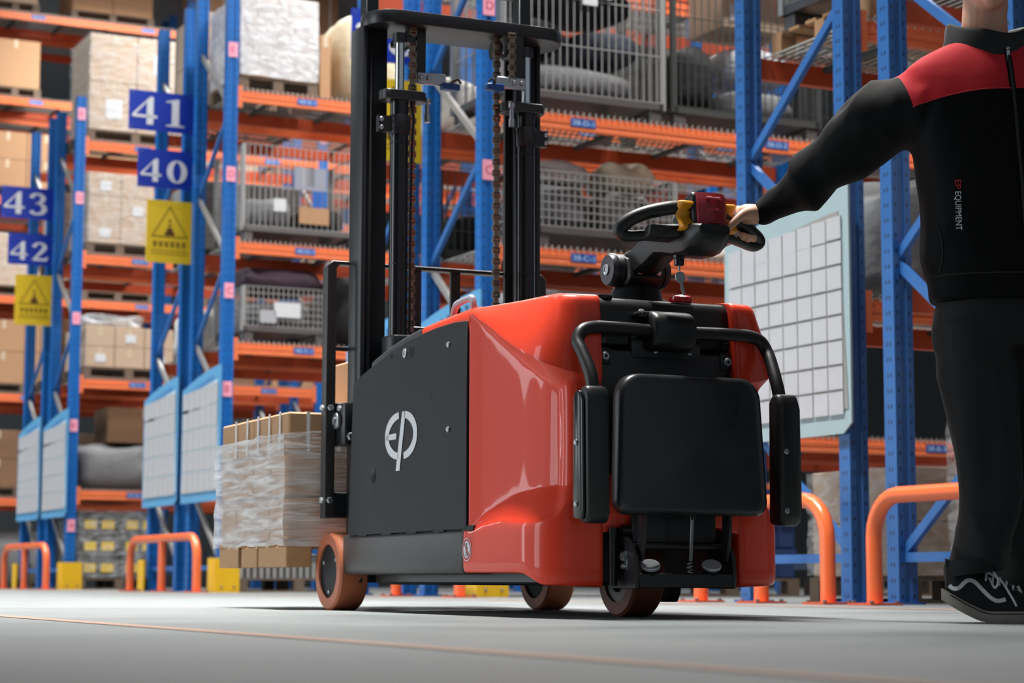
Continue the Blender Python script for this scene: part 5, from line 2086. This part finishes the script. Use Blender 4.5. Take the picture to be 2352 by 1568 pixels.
# ---- shoes
def shoe(heel, ang, lift, name):
    """heel: world point under the heel; ang: heading; built along local x"""
    L = .292
    root = empty(name, Vector(heel) - PO, ang)
    root.parent = person
    N = 17

    def bot(l):
        return lift * max(0, (1 - l / .115)) ** 1.25 if l < .115 else .004 * max(0, (l - .24) / .05)

    def half(l):
        f = l / L
        return .0 + .043 * (min(1, (f + .03) / .12) ** .5) * (1 + .16 * math.sin(PI * min(1, max(0, (f - .35) / .6)))) * (max(0.02, 1 - max(0, (f - .80) / .20) ** 2.4) ** .5)
    # sole
    s_ = MB()
    rings = []
    for i in range(N + 1):
        l = L * i / N
        h, b = half(l), bot(l)
        t = b + .030
        rings.append([(l, -h * .96, b), (l, h * .96, b), (l, h, b + .006), (l, h * .99, t - .003), (l, h * .95, t), (l, -h * .95, t), (l, -h * .99, t - .003), (l, -h, b + .006)])
    s_.loft(rings)
    s_.build('sole', 'shoe_sole', root, smooth=50)
    s_ = MB()                                        # dark foxing line
    for sd in (-1, 1):
        s_.tube([(L * i / N, sd * (half(L * i / N) + .0003), bot(L * i / N) + .024) for i in range(1, N)], .0013, 5)
    s_.build('foxing_line', 'shoe_black', root)
    up_ = MB()
    rings = []
    TOPH = [(0, .082), (.03, .094), (.08, .098), (.12, .100), (.16, .082), (.20, .056), (.24, .036), (.27, .026), (L, .014)]
    for i in range(N + 1):
        l = L * i / N
        h, b = half(l) * .93, bot(l) + .028
        th = interp(TOPH, l)
        ring = []
        for k in range(13):
            a = PI * k / 12
            ww = h * (1 - .30 * math.sin(a) ** 2 * min(1, th / .06))
            ring.append((l + (.010 if l < .02 else 0), -math.cos(a) * ww, b + th * math.sin(a) ** .75))
        rings.append(ring)
    up_.loft(rings)
    upo = up_.build('upper', 'shoe_black', root, smooth=60)
    bv = BVHTree.FromPolygons([Vector(v) for v in up_.v], up_.f)

    def side(l, z):
        hit = bv.ray_cast(Vector((l, -.2, z)), Vector((0, 1, 0)))
        y = hit[0].y if hit[0] else -half(l) * .9
        return (l, y - .0025, z)
    sp2 = MB()
    wave = [(.016, .098), (.026, .090), (.040, .092), (.058, .108), (.070, .112), (.084, .106), (.104, .084), (.122, .066), (.138, .058), (.152, .060), (.160, .062)]
    P2 = [(p.x, p.y) for p in bez([(a, b, 0) for a, b in wave], 4)]
    ribbon(sp2, P2, .0105, lambda a, b: side(a, b))
    sp2.build('side_stripe', 'shoe_white', root, smooth=0, recalc=False)
    for i in range(5):
        l = .118 + i * .017
        zt = bot(l) + .028 + interp(TOPH, l) * 1.0
        lc = MB()
        lc.tube(bez([(l - .006, -.026, zt - .016), (l, 0, zt + .004), (l + .004, .026, zt - .016)], 4), .0032, 6)
        lc.build('lace', 'shoe_white', root)
    for dy in (-1, 1):
        lc = MB()
        lc.tube(bez([(.120, dy * .004, .132), (.128, dy * .026, .138), (.142, dy * .040, .112), (.134, dy * .036, .092), (.122, dy * .014, .118)], 5), .0030, 6)
        lc.build('lace_loop', 'shoe_white', root)
        lc = MB()
        lc.tube(bez([(.122, dy * .004, .132), (.150, dy * .030, .112), (.176, dy * .050, .066), (.186, dy * .056, .044)], 5), .0028, 6)
        lc.build('lace_end', 'shoe_white', root)
    return root


shoe((1.146, 5.545, 0), -.10, .060, 'shoe')
shoe((1.40, 5.93, 0), -1.05, .02, 'shoe')

# ---- body: head, neck, trunk, arm and hand in one skin
bd = MB()
HCN = Vector((1.318, 5.59, 1.795))
bd.ball(HCN + Vector((0, .012, .02)), (.076, .094, .108), 20, 14)
bd.ball(HCN + Vector((0, -.022, -.062)), (.056, .068, .064), 18, 12)
bd.ball(HCN + Vector((0, -.058, -.098)), (.030, .026, .026), 14, 9)
bd.ball(HCN + Vector((0, -.094, -.022)), (.013, .018, .016), 10, 8)
bd.tube([HCN + Vector((0, -.082, .016)), HCN + Vector((0, -.098, -.016))], [.008, .012], 10)
for sg in (-1, 1):
    bd.ball(HCN + Vector((sg * .078, .012, -.012)), (.010, .020, .032), 10, 8)
    bd.ball(HCN + Vector((sg * .034, -.066, -.030)), (.026, .022, .024), 10, 8)
    bd.ball(HCN + Vector((sg * .030, -.074, .020)), (.024, .014, .010), 10, 8)
bd.tube([HCN + Vector((-.022, -.088, -.056)), HCN + Vector((0, -.096, -.055)), HCN + Vector((.022, -.088, -.056))], [.004, .008, .004], 8)
bd.tube([HCN + Vector((0, .02, -.06)), (1.312, 5.610, 1.66), (1.312, 5.615, 1.60), (1.33, 5.62, 1.52), (1.35, 5.62, 1.44)], [.062, .062, .066, .075, .10], 20)
bd.loft([ell((1.365, 5.62), rx, ry, z, 20) for z, rx, ry in ((.86, .16, .10), (1.1, .17, .11), (1.35, .19, .11), (1.46, .18, .09))])
bd.tube([a[:3] for a in ARM[:-1]] + [(.720, 6.010, 1.181)], [.055, .055, .052, .048, .045, .042, .038, .033, .030, .028, .027], 14)
# right hand closed around the handle loop: palm on top, fingers round the far side, thumb in front
bd.tube([(.738, 6.004, 1.182), (.709, 6.012, 1.182), (.691, 6.032, 1.186), (.684, 6.056, 1.192)], [.026, .031, .031, .024], 14)
FING = (((.6695, 6.07, 1.2053), (.6674, 6.10, 1.1949), (.6652, 6.108, 1.1659), (.6642, 6.09, 1.1365), (.6641, 6.058, 1.1237), (.6641, 6.036, 1.1289), (.6651, 6.034, 1.135)),
        ((.6837, 6.07, 1.2013), (.6842, 6.10, 1.1895), (.6834, 6.108, 1.1606), (.6823, 6.09, 1.1312), (.6821, 6.058, 1.1181), (.6821, 6.034, 1.1240), (.6830, 6.031, 1.1315)),
        ((.6979, 6.07, 1.1973), (.7011, 6.10, 1.1842), (.7016, 6.108, 1.1553), (.7004, 6.09, 1.1259), (.7001, 6.058, 1.1135), (.7000, 6.034, 1.1195), (.7009, 6.031, 1.1265)),
        ((.7121, 6.068, 1.1933), (.7179, 6.096, 1.1789), (.7197, 6.104, 1.1520), (.7185, 6.09, 1.1236), (.7181, 6.060, 1.1130), (.7179, 6.040, 1.1190), (.7185, 6.037, 1.1240)))
for i, fp in enumerate(FING):
    k = (1.0, 1.05, 1.0, .88)[i]
    bd.ball(fp[0], .0125 * k, 10, 8)
    bd.tube([(.709 + .006 * i, 6.012, 1.186), fp[0]], [.016, .0145 * k], 10)
    bd.tube(bez(fp, 3), [.0108 * k - .00016 * j for j in range(19)], 10)
bd.tube(bez([(.728, 6.006, 1.183), (.7085, 5.998, 1.183), (.6800, 5.985, 1.1765), (.6570, 5.970, 1.1590), (.6390, 5.962, 1.1410), (.6250, 5.959, 1.1270)], 3),
        [.020, .021, .021, .0205, .0195, .018, .0165, .0150, .0138, .0130, .0128, .0128, .0126, .0120, .0108, .0085], 12)
bm_ = remeshed(bd, .0042, 3)
bo = place(bm_, 'body', 'skin', person)
nl = MB()
tp = Vector((.6275, 5.9495, 1.1320)) - PO
nl.ball(tp, (.0062, .0025, .0072), 10, 8)
nl.build('thumb_nail', 'skin', bo)
# left hand hanging, relaxed
# hair and eyes
hr = MB()
rings = []
for j in range(10):
    th = PI * .5 * j / 9
    ring = []
    for k in range(24):
        a = 2 * PI * k / 24
        front = max(0, -math.sin(a))
        drop = (.03 if front > .35 else -.075)
        z = HCN.z + .03 + (.108 + .012) * math.sin(th) if j else HCN.z + .03 + (.045 if front > .5 else -.07)
        ring.append((HCN.x + .084 * math.cos(a) * math.cos(th * .98), HCN.y + .014 + .103 * math.sin(a) * math.cos(th * .98), z))
    rings.append(ring)
hr.loft(rings)
place(hr.mesh('hair', 'hair', smooth=60), 'hair', 'hair', person)
for sg in (-1, 1):
    ey = MB()
    ey.ball(HCN + Vector((sg * .030, -.078, .004)) - PO, (.010, .006, .006), 10, 8)
    ey.build('eye', 'shoe_white', bo)
    ey = MB()
    ey.ball(HCN + Vector((sg * .030, -.0835, .004)) - PO, (.0045, .002, .0045), 10, 8)
    ey.build('iris', 'hair', bo)
h2 = MB()
w2 = Vector((1.695, 5.42, .90))
h2.tube([w2, w2 + Vector((0, -.01, -.04)), w2 + Vector((0, -.02, -.09))], [.026, .036, .032], 12, flat=.6)
for i in range(4):
    b0 = w2 + Vector((-.004, -.048 + .020 * i, -.085))
    h2.tube([b0, b0 + Vector((-.008, 0, -.035)), b0 + Vector((-.022, 0, -.062))], [.0095, .009, .0075], 8)
h2.tube([w2 + Vector((0, -.035, -.03)), w2 + Vector((-.012, -.058, -.055)), w2 + Vector((-.02, -.06, -.085))], [.013, .011, .008], 8)
h2.tube([(1.70, 5.44, 1.0), w2], [.03, .026], 10)
place(remeshed(h2, .004, 2), 'hand', 'skin', person)
